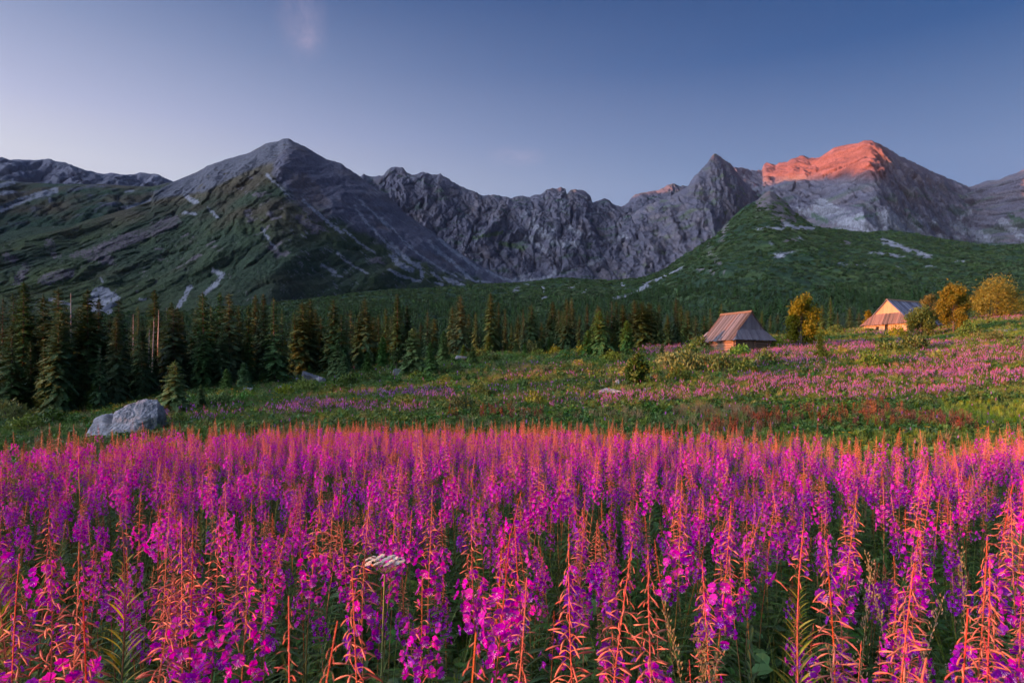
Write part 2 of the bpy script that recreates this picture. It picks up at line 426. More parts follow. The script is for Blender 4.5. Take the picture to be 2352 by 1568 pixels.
# -- left background shoulder
crestB = [(-330, 398), (-160, 408)] + c1((0,358),(60,362),(130,372),(380,386),(700,388),(930,402),(1050,404),(1150,380),(1230,375)) + [(460, 440), (520, 470)]
scrB = [(c1((385,430),(280,455),(150,500),(0,560)), 16), (c1((330,440),(345,500)), 10), (c1((0,400),(100,370)), 12), (c1((860,440),(920,432)), 4), (c1((0,450),(80,440)), 10),(c1((1080,480),(1000,520),(830,560)), 12)]
def paintB(U, Y, X, z, rib, ro, v):
    n = fbm(X / 160, z / 90, 4, 8)
    c = mixc(GREEN, DRY * .8, sstep(-.2, .6, n + v * .3)); c = mixc(c, ROCK * .9, sstep(.35, .7, ro + .2 * v))
    return mixc(c, SCREE * .95, strokes(U, Y, scrB, 3))
sheet('left_shoulder', crestB, 600, 2700, 1900, 200, 110, paintB, (90, 30), (380, 120), 1.0, .8, 23, M_mtn, True, False)

# -- the big mountain on the left
crestC = [(-330, 560), (-150, 548)] + c1((0,741),(120,705),(200,690),(330,684),(490,670),(600,638),(700,610),(790,585),(880,560),(960,530),(1040,505),(1060,455),(1110,418),(1190,373),(1260,345),(1370,300),(1420,268),(1500,240),(1560,215),(1710,178),(1760,150),(1840,107),(1920,95),(1950,75),(1990,75),(2030,100),(2100,130),(2130,148),(2200,190),(2250,220),(2352,245)) + c2((30,275),(60,290),(125,335),(200,390),(300,450),(450,600),(600,700),(700,775),(800,850),(950,945),(1080,1010),(1200,1060)) + [(1250, 660)]
scrC = [(c2((90,540),(180,660),(260,740),(330,820)), 7), (c2((345,800),(400,860),(460,910),(530,955)), 12), (c2((350,880),(390,930),(440,960),(480,975)), 14),
        (c2((330,975),(390,1010),(460,1035),(540,1055)), 8), (c2((270,620),(340,680),(420,770),(520,860),(620,930),(700,975),(800,1025)), 4), (c2((600,780),(680,860),(760,920),(840,985),(870,1030)), 10),
        (c2((680,770),(760,840),(860,910),(940,970)), 9), (c2((715,1035),(770,1060),(840,1085)), 11), (c2((870,1030),(930,1055),(1035,1060)), 6), (c2((650,1065),(700,1085)), 7), (c2((0,890),(80,950),(180,1000)), 4),
        (c2((20,700),(120,790),(230,860)), 5), (c2((620,990),(690,1050)), 5), (c2((1000,980),(1100,1030),(1190,1055)), 7), (c2((130,500),(240,600),(330,690)), 5), (c2((540,930),(560,1030)), 8),
        (c1((1470,980),(1540,1010),(1480,1080),(1400,1150)), 11), (c1((1310,1095),(1280,1150),(1230,1230)), 11), (c1((700,1170),(690,1250)), 62), (c1((640,1220),(770,1180)), 40), (c1((1830,320),(1900,380),(2000,480)), 5),
        (c1((2090,500),(2180,580),(2250,640),(2352,720)), 8), (c1((1810,690),(1860,790),(1900,830)), 5), (c1((1430,550),(1500,620)), 6), (c1((1270,585),(1350,590)), 8), (c1((2220,945),(2310,995)), 8), (c1((350,1180),(480,1215)), 7), (c1((2280,1015),(2352,1020)), 4),
        (c1((2320,860),(2352,880)), 6), (c1((690,1035),(710,1060)), 5), (c1((1280,470),(1350,510)), 12), (c1((970,1180),(1000,1180)), 5)]
rockC = [(c1((1200,640),(1050,700),(900,760),(720,830),(620,880)), 34), (c1((700,900),(760,910)), 26), (c1((500,880),(600,850)), 14), (c1((300,1050),(430,1010),(480,1000)), 28), (c1((40,880),(100,910)), 18), (c1((120,1060),(180,960)), 22), (c1((340,780),(380,880)), 18), (c1((2080,400),(2200,560)), 70), (c1((2060,620),(2180,700)), 22)]
specC = [(c1((1280,760),(1340,880),(1250,960)), 34), (c1((1090,850),(1140,930)), 22), (c1((1430,780),(1500,820)), 22), (c1((900,960),(1000,980)), 16), (c1((1750,640),(1850,740),(1960,880)), 40), (c1((1700,380),(1850,520),(2000,680),(2200,720)), 50), (c1((1700,560),(1800,760)), 24), (c2((20,780),(200,880),(300,940)), 30), (c2((520,700),(600,800)), 26)]
def paintC(U, Y, X, z, rib, ro, v):
    n = fbm(X / 70, z / 70, 4, 31); nb = fbm(X / 260, z / 160, 3, 33)
    c = mixc(GREEN, GREEN2 * .8, sstep(-.1, .6, nb + .3 * (rib - .3))); c = mixc(c, DRY * .62, .22 + .3 * sstep(0, .5, n))
    c = mixc(c, DRY * .75, sstep(.1, .7, nb + sstep(600, 440, Y) * .55 + n * .3) * sstep(560, 470, Y))
    # rock takes over towards the summit and on the right-hand ribs
    spur = np.interp(U, [330, 373, 467, 533, 593, 625, 655], [470, 457, 444, 411, 384, 372, 345])
    rr = np.interp(U, [330, 620, 660, 760, 900, 1000, 1180], [-60, 60, 120, 130, 110, 70, 20])
    yr = np.interp(U, crestC_u, crestC_y) + rr
    c = mixc(c, mixc(ROCK, ROCKW * .8, sstep(0, .6, n)), sstep(-18, 14, (yr - Y) + 46 * n + 26 * ro) * sstep(560, 650, U))
    c = mixc(c, ROCKW * .78, strokes(U, Y, rockC, 21, 14) * sstep(-.45, .1, n + ro * .3))
    c = mixc(c, ROCKW * 1.0, strokes(U, Y, specC, 25, 12) * sstep(.12, .3, fbm(X / 22, z / 30, 3, 35)))
    above = sstep(4, -6, Y - spur + 5 * n) * sstep(330, 380, U) * sstep(690, 640, U)
    c = mixc(c, mixc(GREY * 1.02, DRY * .9, sstep(.25, .45, fbm(X / 60, z / 14, 4, 36))), above)
    edge = np.exp(-((Y - spur - 5) / 6) ** 2) * sstep(330, 400, U) * sstep(650, 600, U); c = mixc(c, DRY * 1.2, edge * .7)
    # thin threads of scree and bare rock running down the slope
    q_ = U * .62 - Y * .78; p_ = U * .78 + Y * .62
    th = sstep(.20, .36, fbm(q_ / 3.2, p_ / 30, 3, 38)) * sstep(-.15, .25, fbm(U / 40, Y / 40, 3, 39)) * sstep(600, 700, U) * sstep(380, 440, Y)
    c = mixc(c, SCREE * .9, th * .75)
    q2 = U * .75 + Y * .5; th2 = sstep(.30, .42, fbm(q2 / 4, (U - Y) / 14, 4, 40)) * sstep(0, .35, fbm(U / 34, Y / 26, 3, 42)) * sstep(480, 520, Y) * sstep(700, 600, U)
    c = mixc(c, ROCKW * 1.05, th2 * .8)
    c = c * (1 + .35 * fbm(U / 5, Y / 4, 3, 44))[..., None]
    return mixc(c, SCREE * 1.1, strokes(U, Y, scrC, 27, 7))
crestC_u, crestC_y = np.array(crestC)[:, 0], np.array(crestC)[:, 1]
sheet('left_mountain', crestC, 735, [(-330, 1500), (300, 1700), (420, 2150), (655, 2000), (900, 2100), (1250, 2300)], [(-330, 700), (600, 800), (1250, 1500)], 640, 260, paintC, (40, 11), (230, 75), 1.05, 2.2, 41, M_mtn, True, False)

# -- the cirque wall in the middle
crestD = [(700, 360), (784, 385)] + c2((60,330),(125,345),(155,322),(215,343),(240,340),(265,332),(290,330),(320,292),(350,277),(380,270),(420,275),(435,290),(450,315),(490,330),(530,318),(565,303),(590,315),(620,325),(690,323),(730,350),(790,390),(870,430),(920,445),(970,472),(1030,468),(1060,465),(1100,473),(1180,488),(1215,472),(1300,480),(1330,463),(1375,465),(1410,430),(1450,420),(1490,420),(1520,415),(1545,430),(1555,465),(1580,430),(1635,430),(1690,445),(1720,480),(1730,520),(1770,505),(1800,492),(1830,495),(1870,525),(1900,545),(1950,540),(1975,520),(1990,490),(2020,465),(2110,445),(2170,440),(2215,420),(2260,395),(2300,390),(2330,410),(2352,405)) + c3((35,410),(120,440),(300,520))
scrD = [(c2((1270,740),(1330,790),(1440,860)), 9), (c2((1340,690),(1400,740),(1500,800),(1620,800)), 16), (c2((1560,680),(1650,730)), 12), (c2((1700,940),(1800,900)), 10), (c2((1200,1050),(1420,1040),(1480,990)), 9), (c2((1180,1045),(1280,1010)), 9), (c2((1500,540),(1560,490)), 6),
        (c2((1240,600),(1320,560)), 8), (c2((1690,600),(1890,560)), 5), (c2((1350,600),(1300,660),(1400,700)), 7), (c2((1800,790),(1960,740),(2000,800)), 8), (c2((2080,780),(2200,760),(2290,740)), 8), (c2((2000,1040),(2150,990)), 12), (c2((1460,640),(1460,720)), 4), (c2((2130,800),(2200,930)), 22)]
grD = [(c2((2190,980),(2352,890)), 14), (c2((1100,790),(1250,830)), 12), (c2((2150,640),(2250,700)), 12), (c2((900,760),(1100,720)), 10)]
def paintD(U, Y, X, z, rib, ro, v):
    n = fbm(X / 60, z / 110, 5, 61, .6); nb = fbm(X / 300, z / 200, 3, 63)
    c = mixc(ROCK * .86, ROCKW * .86, sstep(-.1, .6, n + nb * .5))
    led = fbm(X / 130, z / 13, 4, 65)
    c = mixc(c, GREY * 1.25, sstep(.2, .5, led) * .7 * sstep(470, 540, Y))
    c = mixc(c, GREEN * 1.3, sstep(.15, .4, fbm(X / 90, z / 22, 4, 67)) * .6)
    c = mixc(c, GREEN2, strokes(U, Y, grD, 71, 9) * .8)
    return mixc(c, SCREE * .9, strokes(U, Y, scrD, 73, 9) * .85)
sheet('cirque_wall', crestD, 668, 3300, 2500, 560, 230, paintD, (60, 46), (280, 130), .9, 4.0, 81, M_mtn, True, False)

# -- the sharp pyramid
crestE = c2((1500,1130),(1650,1000),(1760,880),(1850,800),(1930,690),(1985,620),(2060,555)) + c3((-60,460),(35,408),(55,375),(85,330),(110,310),(130,285),(165,255),(195,205),(215,180),(235,185),(260,205),(330,250),(358,285),(400,350),(470,420),(560,520),(700,640)) + [(1860, 560)]
def paintE(U, Y, X, z, rib, ro, v):
    n = fbm(X / 40, z / 50, 5, 91, .6)
    c = mixc(ROCK * .85, ROCKW * 1.0, sstep(-.2, .6, n + .2 * ro))
    c = mixc(c, GREEN2 * 1.1, sstep(.1, .4, fbm(X / 50, z / 30, 4, 93)) * .55)
    return mixc(c, GREY * 1.4, sstep(.25, .5, fbm(X / 60, z / 14, 4, 95)) * .5)
sheet('pyramid_peak', crestE, 690, [(1400, 3000), (1645, 2700), (1860, 3000)], [(1400, 2450), (1610, 2300), (1860, 2350)], 300, 230, paintE, (32, 26), (110, 70), .95, 3.5, 101, M_mtn, True, False)

# -- the high massif on the right, its top in the last sun
crestG = c3((200,330),(330,300),(358,278),(410,277),(470,298),(520,295),(548,305),(553,270),(560,250),(600,245),(640,262),(665,245),(720,243),(735,225),(765,210),(830,197),(870,210),(940,207),(970,190),(1040,145),(1140,122),(1165,115),(1205,112),(1245,90),(1290,92),(1370,120),(1420,150),(1500,200),(1590,240),(1720,305),(1850,360),(1950,403),(1985,413),(2005,402),(2095,372),(2180,365),(2240,335),(2300,322),(2352,293)) + [(2420, 378), (2560, 350), (2750, 380)]
scrG = [(c3((800,560),(900,600),(1000,600)), 18), (c3((950,540),(1100,620),(1300,640),(1500,660),(1650,690)), 44), (c3((1400,600),(1500,640)), 30), (c3((1900,680),(1980,720),(2100,760)), 26), (c3((1750,620),(1700,680)), 12), (c3((2000,560),(1850,660)), 8), (c3((800,500),(850,540)), 10), (c3((1100,700),(1900,760)), 12), (c3((2200,640),(2352,760)), 20), (c3((2040,810),(2240,815)), 5), (c3((600,660),(900,690)), 10)]
grG = [(c3((900,600),(990,640)), 14), (c3((2250,610),(2352,640)), 14), (c3((1180,630),(1350,590)), 6), (c3((1850,790),(2352,820)), 14), (c3((1560,600),(1640,680)), 10), (c3((1560,460),(1700,470)), 6)]
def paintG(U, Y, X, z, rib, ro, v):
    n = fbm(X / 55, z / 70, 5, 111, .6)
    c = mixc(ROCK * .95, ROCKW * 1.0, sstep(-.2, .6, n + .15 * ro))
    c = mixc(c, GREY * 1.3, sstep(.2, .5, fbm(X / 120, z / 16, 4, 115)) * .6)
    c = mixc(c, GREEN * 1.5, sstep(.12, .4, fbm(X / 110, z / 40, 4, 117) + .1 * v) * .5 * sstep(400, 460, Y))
    c = mixc(c, np.array([.185, .088, .082]) * (1 + .6 * n[..., None]), sstep(425, 395, Y + 14 * n) * sstep(1730, 1770, U) * sstep(2060, 2015, U))  # reddened summit rock: glow of the last sun put into the colour
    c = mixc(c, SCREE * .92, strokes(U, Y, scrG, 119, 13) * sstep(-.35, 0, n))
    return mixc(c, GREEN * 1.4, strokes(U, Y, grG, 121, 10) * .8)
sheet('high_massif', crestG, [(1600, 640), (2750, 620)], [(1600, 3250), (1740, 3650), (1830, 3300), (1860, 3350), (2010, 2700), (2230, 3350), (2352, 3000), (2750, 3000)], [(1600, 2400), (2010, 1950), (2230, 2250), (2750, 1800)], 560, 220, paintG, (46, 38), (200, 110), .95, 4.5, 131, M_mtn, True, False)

# -- moraine and green hill in front of the cirque
crestH = [(-400, 735), (0, 722), (400, 712), (700, 688), (850, 668), (1000, 660), (1120, 652), (1181, 650), (1234, 644), (1284, 637), (1334, 639), (1400, 645), (1484, 637), (1530, 618)] + c3((0,880),(60,850),(130,800),(230,740),(300,660),(350,610),(420,545),(520,495),(560,455),(600,435),(640,455),(700,500),(730,530),(760,570),(820,620),(900,680),(1010,690),(1250,720),(1350,710),(1450,705),(1600,725),(1800,770),(2000,795),(2150,815),(2352,800)) + [(2500, 548), (2800, 520)]
scrH = [(c3((510,695),(600,688),(700,692)), 6), (c3((700,655),(760,680),(900,692)), 9), (c3((1370,770),(1450,800),(1560,845),(1700,885)), 14), (c3((1290,860),(1400,865),(1520,890)), 6), (c3((645,880),(690,875)), 13), (c3((690,865),(780,848)), 5), (c3((1060,930),(1150,942),(1270,944)), 3.5), (c3((1885,918),(1945,920)), 4), (c3((1470,958),(1495,960)), 3), (c3((1690,950),(1750,956)), 2.5), (c3((800,745),(820,775)), 6), (c3((605,790),(615,800)), 5),
        (c2((1880,1170),(1990,1150),(2060,1110),(2130,1060),(2200,1035)), 6), (c2((2200,1035),(2352,960)), 4.5), (c2((1560,1110),(1640,1070)), 3.5), (c2((1180,1135),(1220,1100)), 8), (c2((1660,1140),(1690,1110)), 3), (c2((1385,1180),(1405,1165)), 7), (c2((1930,1070),(1950,1110)), 5), (c2((1080,1070),(1120,1120)), 4), (c2((1380,1100),(1400,1140)), 6), (c2((2070,1110),(2110,1080)), 14), (c2((1650,1170),(1655,1165)), 3), (c2((1280,1080),(1300,1085)), 4)]
rkH = [(c3((300,660),(270,770)), 12), (c3((190,870),(250,930)), 15), (c3((280,950),(290,1000)), 6), (c3((110,968),(130,970)), 7), (c3((190,980),(215,1000)), 8), (c3((560,500),(640,560),(700,640)), 34), (c3((1100,790),(1150,790)), 10), (c3((700,780),(800,770)), 8), (c3((620,600),(650,640)), 14), (c3((180,790),(185,870)), 8)]
ltH = [(c3((780,830),(920,830)), 16), (c3((1820,810),(1900,850),(2000,870)), 10), (c3((600,920),(580,960)), 12), (c2((1560,1080),(1620,1080)), 12), (c2((2200,1080),(2350,1080)), 14), (c2((2150,1150),(2300,1120)), 16), (c2((1920,1140),(1940,1130)), 10)]
def paintH(U, Y, X, z, rib, ro, v):
    n = fbm(X / 40, z / 16, 5, 141, .6); nb = fbm(X / 170, z / 50, 3, 143)
    c = mixc(GREEN * .95, GREEN2 * .95, sstep(-.25, .5, n * .8 + nb * .7))
    c = mixc(c, DRY * .55, sstep(.2, .7, nb + n * .3) * .45)
    c = mixc(c, GREEN * .5, sstep(.15, .45, fbm(X / 60, z / 12, 4, 147)) * .6)
    c = mixc(c, GREEN2 * 1.7, strokes(U, Y, ltH, 149, 12) * .6)
    c = mixc(c, ROCKW * 1.1, strokes(U, Y, rkH, 151, 9) * sstep(-.1, .2, fbm(X / 12, z / 9, 3, 153) + .1))
    top = sstep(52, 12, Y + 16 * n - np.interp(U, np.array(crestH)[:, 0], np.array(crestH)[:, 1])) * (U > 1735) * (U < 1830)
    c = mixc(c, mixc(ROCKW * .9, GREEN2, sstep(0, .3, n)), top * .95)
    return mixc(c, SCREE * 1.05, strokes(U, Y, scrH, 155, 6))
sheet('green_hill', crestH, [(-400, 815), (0, 808), (900, 800), (1500, 785), (1900, 750), (2800, 720)], [(-400, 760), (700, 900), (1150, 1100), (1450, 1150), (1560, 1200), (1768, 1350), (1900, 1250), (2100, 1250), (2800, 1300)], [(-400, 420), (1200, 430), (2800, 430)], 820, 270, paintH, (26, 7), (90, 14), 1.0, .8, 161, M_hill)

# ------------------------------------------------------------------ ground sheet all round the camera
ang = np.concatenate([np.linspace(-180, -62, 30)[:-1], np.linspace(-62, -40, 30)[:-1], np.linspace(-40, 40, 420)[:-1], np.linspace(40, 62, 30)[:-1], np.linspace(62, 180, 30)[:-1]])
rr_ = np.exp(np.linspace(math.log(.3), math.log(1250), 340))
A_, R_ = np.meshgrid(np.radians(ang), rr_)
GX, GY = R_ * np.sin(A_), R_ * np.cos(A_); GZs = ground_z(GX, GY)
def ground_paint(x, y, z):
    u, yi = on_screen(x, y, z)
    n = fbm(x / 3, y / 3, 4, 171); nb = fbm(x / 14, y / 14, 3, 173)
    c = mixc(np.array([.030, .042, .018]), np.array([.060, .080, .025]), sstep(-.4, .5, n + nb))
    c = mixc(c, DRY * .8, sstep(.25, .6, nb - n * .4) * .6)
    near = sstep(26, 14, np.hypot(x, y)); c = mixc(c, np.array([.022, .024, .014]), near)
    gr = sstep(.0, .5, 1 - np.hypot((u - 2300) / 260, (yi - 958) / 34)) * (y > 15); c = mixc(c, np.array([.085, .115, .025]), gr)
    return c
gcol = ground_paint(GX, GY, GZs)
gv = np.stack([GX, GY, GZs], -1).reshape(-1, 3); gf = grid_faces(len(rr_), len(ang), True)[:, ::-1]
cen = len(gv); gv = np.concatenate([gv, [[0, 0, -1.85]]]); gc = np.concatenate([gcol.reshape(-1, 3), gcol.reshape(-1, 3)[:1]])
M_ground = terrain_mat('meadow_soil', 1.5, .12, .5)
nA = len(ang); capf = np.array([[cen, (j + 1) % nA, j, j] for j in range(nA)])
me = mesh_from('ground', gv, gf, [M_ground], None, True, gc)
o = link('ground', me); o['kind'] = 'structure'

WEST_H = [0, 60, 380, 500, 600, 900, 1080, 1225, 1160, 1330, 1400, 1860, 1900]
# -- unseen ridge beyond the left edge, added and shaped to shade the valley head
def west_shade_ridge():
    nu_, nv_ = 120, 26
    t = np.linspace(0, 1, nu_)
    cy_ = -400 + 5600 * t
    cx_ = np.interp(cy_, [-400, 1000, 2480, 3200, 4500, 5200], [-2150, -2350, -2900, -3500, -4500, -5200])
    hh = np.interp(cy_, [-400, -280, 0, 300, 680, 1000, 1550, 2025, 2480, 2850, 3200, 4500, 5200], WEST_H) + 40
    dx, dy = -0.9, 0.43
    v = np.linspace(-1, 1, nv_)[:, None]
    off = v * 1100
    X = cx_ + off * -dx; Y = cy_ + off * -dy
    z = hh * (1 - np.abs(v) ** .9) - 40 + 45 * fbm(X / 300, Y / 300, 4, 7) * (1 - np.abs(v)) + 14 * fbm(X / 60, Y / 60, 3, 8) * (1 - np.abs(v) ** 2)
    n = fbm(X / 150, Y / 150, 4, 12)
    c = mixc(GREEN, ROCK, sstep(300, 700, z + 200 * n))
    me = mesh_from('west_shade_ridge', np.stack([X, Y, z], -1).reshape(-1, 3), grid_faces(nv_, nu_), [M_mtn], None, True, c.reshape(-1, 3))
    o = link('west_shade_ridge', me); o['kind'] = 'structure'
west_shade_ridge()

# ------------------------------------------------------------------ plant materials
def leaf_mat(name, c, c2, trans=.3, rough=.55, val=.3, spec=.3):
    t = NT(name); g = t.noise(9.0, 2, .5, t.obj())
    col = t.mix(g, c, c2); col = hsv_var(t, col, .025, .15, val)
    return t.out(col, rough, None, spec, trans)
M_leaf = leaf_mat('fireweed_leaf', (.055, .125, .035), (.10, .17, .035), .3)
M_leafy = leaf_mat('young_fireweed_leaf', (.20, .27, .04), (.30, .32, .05), .4)
def stem_mat():
    t = NT('fireweed_stem'); sp = t.n('ShaderNodeSeparateXYZ'); t.set(sp.inputs[0], t.obj())
    f = t.math('MULTIPLY_ADD', sp.outputs[2], 1.6, -1.05, clamp=True)
    c = t.mix(f, (.10, .13, .035), (.50, .085, .05)); return t.out(hsv_var(t, c, .02, .1, .2), .5, None, .3)
M_stem = stem_mat()
def bud_mat():
    t = NT('fireweed_bud'); w = t.n('ShaderNodeTexWhiteNoise', noise_dimensions='1D'); t.set(w.inputs['W'], t.rnd())
    c = t.mix(w.outputs['Value'], (.62, .16, .09), (.68, .30, .16)); g = t.noise(60, 2, .5, t.obj())
    c = t.mix(t.math('MULTIPLY', g, .35), c, (.42, .06, .16)); return t.out(c, .55, None, .25, .25)
M_bud = bud_mat()
def petal_mat():
    t = NT('fireweed_petal'); g = t.noise(45, 2, .5, t.obj())
    c = t.mix(g, (.36, .006, .44), (.54, .012, .58)); return t.out(hsv_var(t, c, .022, .05, .16), .9, None, .02, .42)
M_petal = petal_mat()
def petal_far():
    t = NT('distant_petal'); return t.out(hsv_var(t, (.42, .17, .50), .03, .2, .25), .7, None, .1, .35)
M_petal_far = petal_far()
t = NT('stamen'); M_stamen = t.out((.75, .55, .72), .6, None, .2, .3)
t = NT('sepal'); M_sepal = t.out((.30, .03, .22), .6, None, .2, .2)
M_grass = leaf_mat('meadow_grass', (.11, .19, .030), (.19, .26, .05), .3, .6, .35)
M_straw = leaf_mat('dry_grass', (.26, .19, .085), (.34, .25, .12), .25, .7, .2)
M_herb = leaf_mat('broad_leaf', (.07, .17, .036), (.12, .23, .045), .25, .5, .3)
M_shrub = leaf_mat('shrub_leaf', (.070, .13, .028), (.14, .20, .038), .2, .6, .35)
M_dock = leaf_mat('rusty_dock', (.16, .055, .025), (.23, .085, .035), .1, .8, .3)
def needle_mat():
    t = NT('spruce_needle'); p = t.obj(); g = t.noise(1.6, 3, .6, p); sp = t.n('ShaderNodeSeparateXYZ'); t.set(sp.inputs[0], p)
    c = t.mix(g, (.048, .100, .038), (.090, .145, .042))
    top = t.math('MULTIPLY', t.math('MULTIPLY_ADD', sp.outputs[2], .28, -1.75, clamp=True), t.math('MULTIPLY_ADD', t.noise(5.5, 2, .5, p), 3.0, -1.6, clamp=True))
    c = t.mix(top, c, (.17, .105, .040))                      # upper crown painted brown, for cones and for the warm light on the tops
    return t.out(hsv_var(t, c, .02, .15, .3), .6, None, .2, .12)
M_needle = needle_mat()
M_needle2 = leaf_mat('young_spruce_needle', (.08, .16, .04), (.13, .21, .05), .15, .6, .25, .2)
M_gold = leaf_mat('golden_leaf', (.13, .14, .022), (.24, .20, .03), .35, .6, .18)
M_green = leaf_mat('rowan_leaf', (.050, .10, .022), (.10, .16, .03), .3, .55, .2)
def bark_mat(name, a, b):
    t = NT(name); v = t.map(t.obj(), (18, 18, 2.5)); n = t.noise(1.0, 5, .65, v)
    return t.out(t.mix(n, a, b), .95, t.bump(n, .6, .03), .1)
M_bark = bark_mat('bark', (.05, .038, .03), (.16, .12, .10))
M_dead = bark_mat('dead_wood', (.28, .22, .20), (.50, .42, .38))

# ------------------------------------------------------------------ plant elements, each in its own small frame
def poly_np(v, f): return (np.array(v, float), f)
class Geo:
    """list of (verts, faces, material index) blocks; faces may be tris or quads"""
    def __init__(s): s.V = []; s.F = []; s.M = []; s.n = 0
    def put(s, geo, M):
        A = np.array(M)[:3, :3]; b = np.array(M)[:3, 3]
        for v, f, m in geo:
            s.V.append(v @ A.T + b); s.F.extend([tuple(i + s.n for i in q) for q in f]); s.M.extend([m] * len(f)); s.n += len(v)
    def raw(s, v, f, m=0):
        s.V.append(np.array(v, float)); s.F.extend([tuple(i + s.n for i in q) for q in f]); s.M.extend([m] * len(f)); s.n += len(v)
    def mb(s, mb, m=0): s.raw(mb.v, mb.f, m)
    def mesh(s, name, mats, smooth=False): return mesh_from(name, np.concatenate(s.V), s.F, mats, s.M, smooth)
def leaf_geo(n=4, w=.068, droop=.28, fold=.25):
    v = []; f = []
    for i in range(n + 1):
        t = i / n; ww = w * (math.sin(math.pi * min(1, t * 1.0) ** .75) ** .8 if 0 < t < 1 else .12 if t == 0 else .0)
        x = t * (1 - .08 * t); z = .10 * t - droop * t * t
        v += [(x, -ww, z + ww * fold), (x, 0, z), (x, ww, z + ww * fold)]
    for i in range(n):
        a = i * 3; f += [(a, a + 1, a + 4, a + 3), (a + 1, a + 2, a + 5, a + 4)]
    return [(np.array(v), f, 0)]
def bud_geo(n=4):
    mb = MB(); mb.tube([(0, 0, 0), (.2, 0, .07), (.40, 0, .09), (.52, 0, .055), (.70, 0, -.02), (.88, 0, -.12), (1.0, 0, -.21)], [.016, .014, .018, .036, .052, .036, .006], n, cap=False)
    return [(np.array(mb.v), mb.f, 0)]
def blossom_geo():
    V = []; Fc = []; out = []
    pv = [(0, 0, 0), (.002, -.0035, .004), (.002, .0035, .004), (.005, -.0085, .010), (.0035, 0, .0115), (.005, .0085, .010), (.0045, -.0052, .0155), (.0035, .0052, .0158), (.003, 0, .0145)]
    pf = [(0, 1, 4, 2), (1, 3, 6, 4), (2, 4, 7, 5), (4, 6, 8), (4, 8, 7)]
    for k, a in enumerate((38, 142, 218, 322)):
        c, s_ = math.cos(R(a)), math.sin(R(a)); sc = 1.0 if a < 180 else .88
        out.append((np.array([(x, (y * c + z * s_) * sc, (-y * s_ + z * c) * sc) for x, y, z in pv]), pf, 0))
    sv = []; sf = []
    for a in (0, 90, 180, 270):                       # narrow sepals behind
        c, s_ = math.cos(R(a)), math.sin(R(a)); k = len(sv)
        for y, z in ((-.001, 0), (.001, 0), (0.0008, .0125), (-.0008, .0125)): sv.append((-.001 + z * .15, y * c + z * s_, -y * s_ + z * c))
        sf.append((k, k + 1, k + 2, k + 3))
    out.append((np.array(sv), sf, 2))
    sv = []; sf = []
    for i, a in enumerate((150, 175, 200, 225, 120, 185)):
        c, s_ = math.cos(R(a)), math.sin(R(a)); L = .011 + .002 * (i % 3); k = len(sv)
        sv += [(0, -.0003, 0), (0, .0003, 0), (.009, .45 * L * s_ + .0003, .45 * L * c), (.012, L * s_, L * c), (.0125, L * s_ + .001, L * c + .001)]
        sf += [(k, k + 1, k + 2), (k + 2, k + 3, k + 4)]
    out.append((np.array(sv), sf, 1))
    mb = MB(); mb.tube([(-.030, 0, -.006), (-.014, 0, .000), (0, 0, 0)], [.0009, .0012, .0018], 3, cap=False); out.append((np.array(mb.v), mb.f, 3))
    return out
LEAF = leaf_geo(); LEAF_S = leaf_geo(1, .06, .2); LEAF_S = [(np.array([(0, -.02, 0), (.45, -.08, .02), (1, 0, -.15), (.45, .08, .02)]), [(0, 1, 2, 3)], 0)]
BUD = bud_geo(); BUD_S = [(np.array([(0, 0, .0), (.5, -.05, .05), (1, 0, -.2), (.5, .05, .05), (.5, 0, -.03)]), [(0, 1, 2, 3), (0, 4, 2)], 0)]
BLOSSOM = blossom_geo(); BLOSSOM_S = [(np.array([(0, -.014, -.010), (0, .014, -.012), (.003, .015, .013), (.003, -.013, .014), (.01, -.004, -.012), (-.03, 0, -.004), (-.012, .012, .01)]), [(0, 1, 2, 3), (4, 5, 6)], 0)]
def dirM(p, az, el, sc=1.0, roll=0.0):
    """frame whose +X points along azimuth az, elevation el"""
    return Matrix.Translation(Vector(p)) @ Matrix.Rotation(az, 4, 'Z') @ Matrix.Rotation(-el, 4, 'Y') @ Matrix.Rotation(roll, 4, 'X') @ Matrix.Scale(sc, 4)

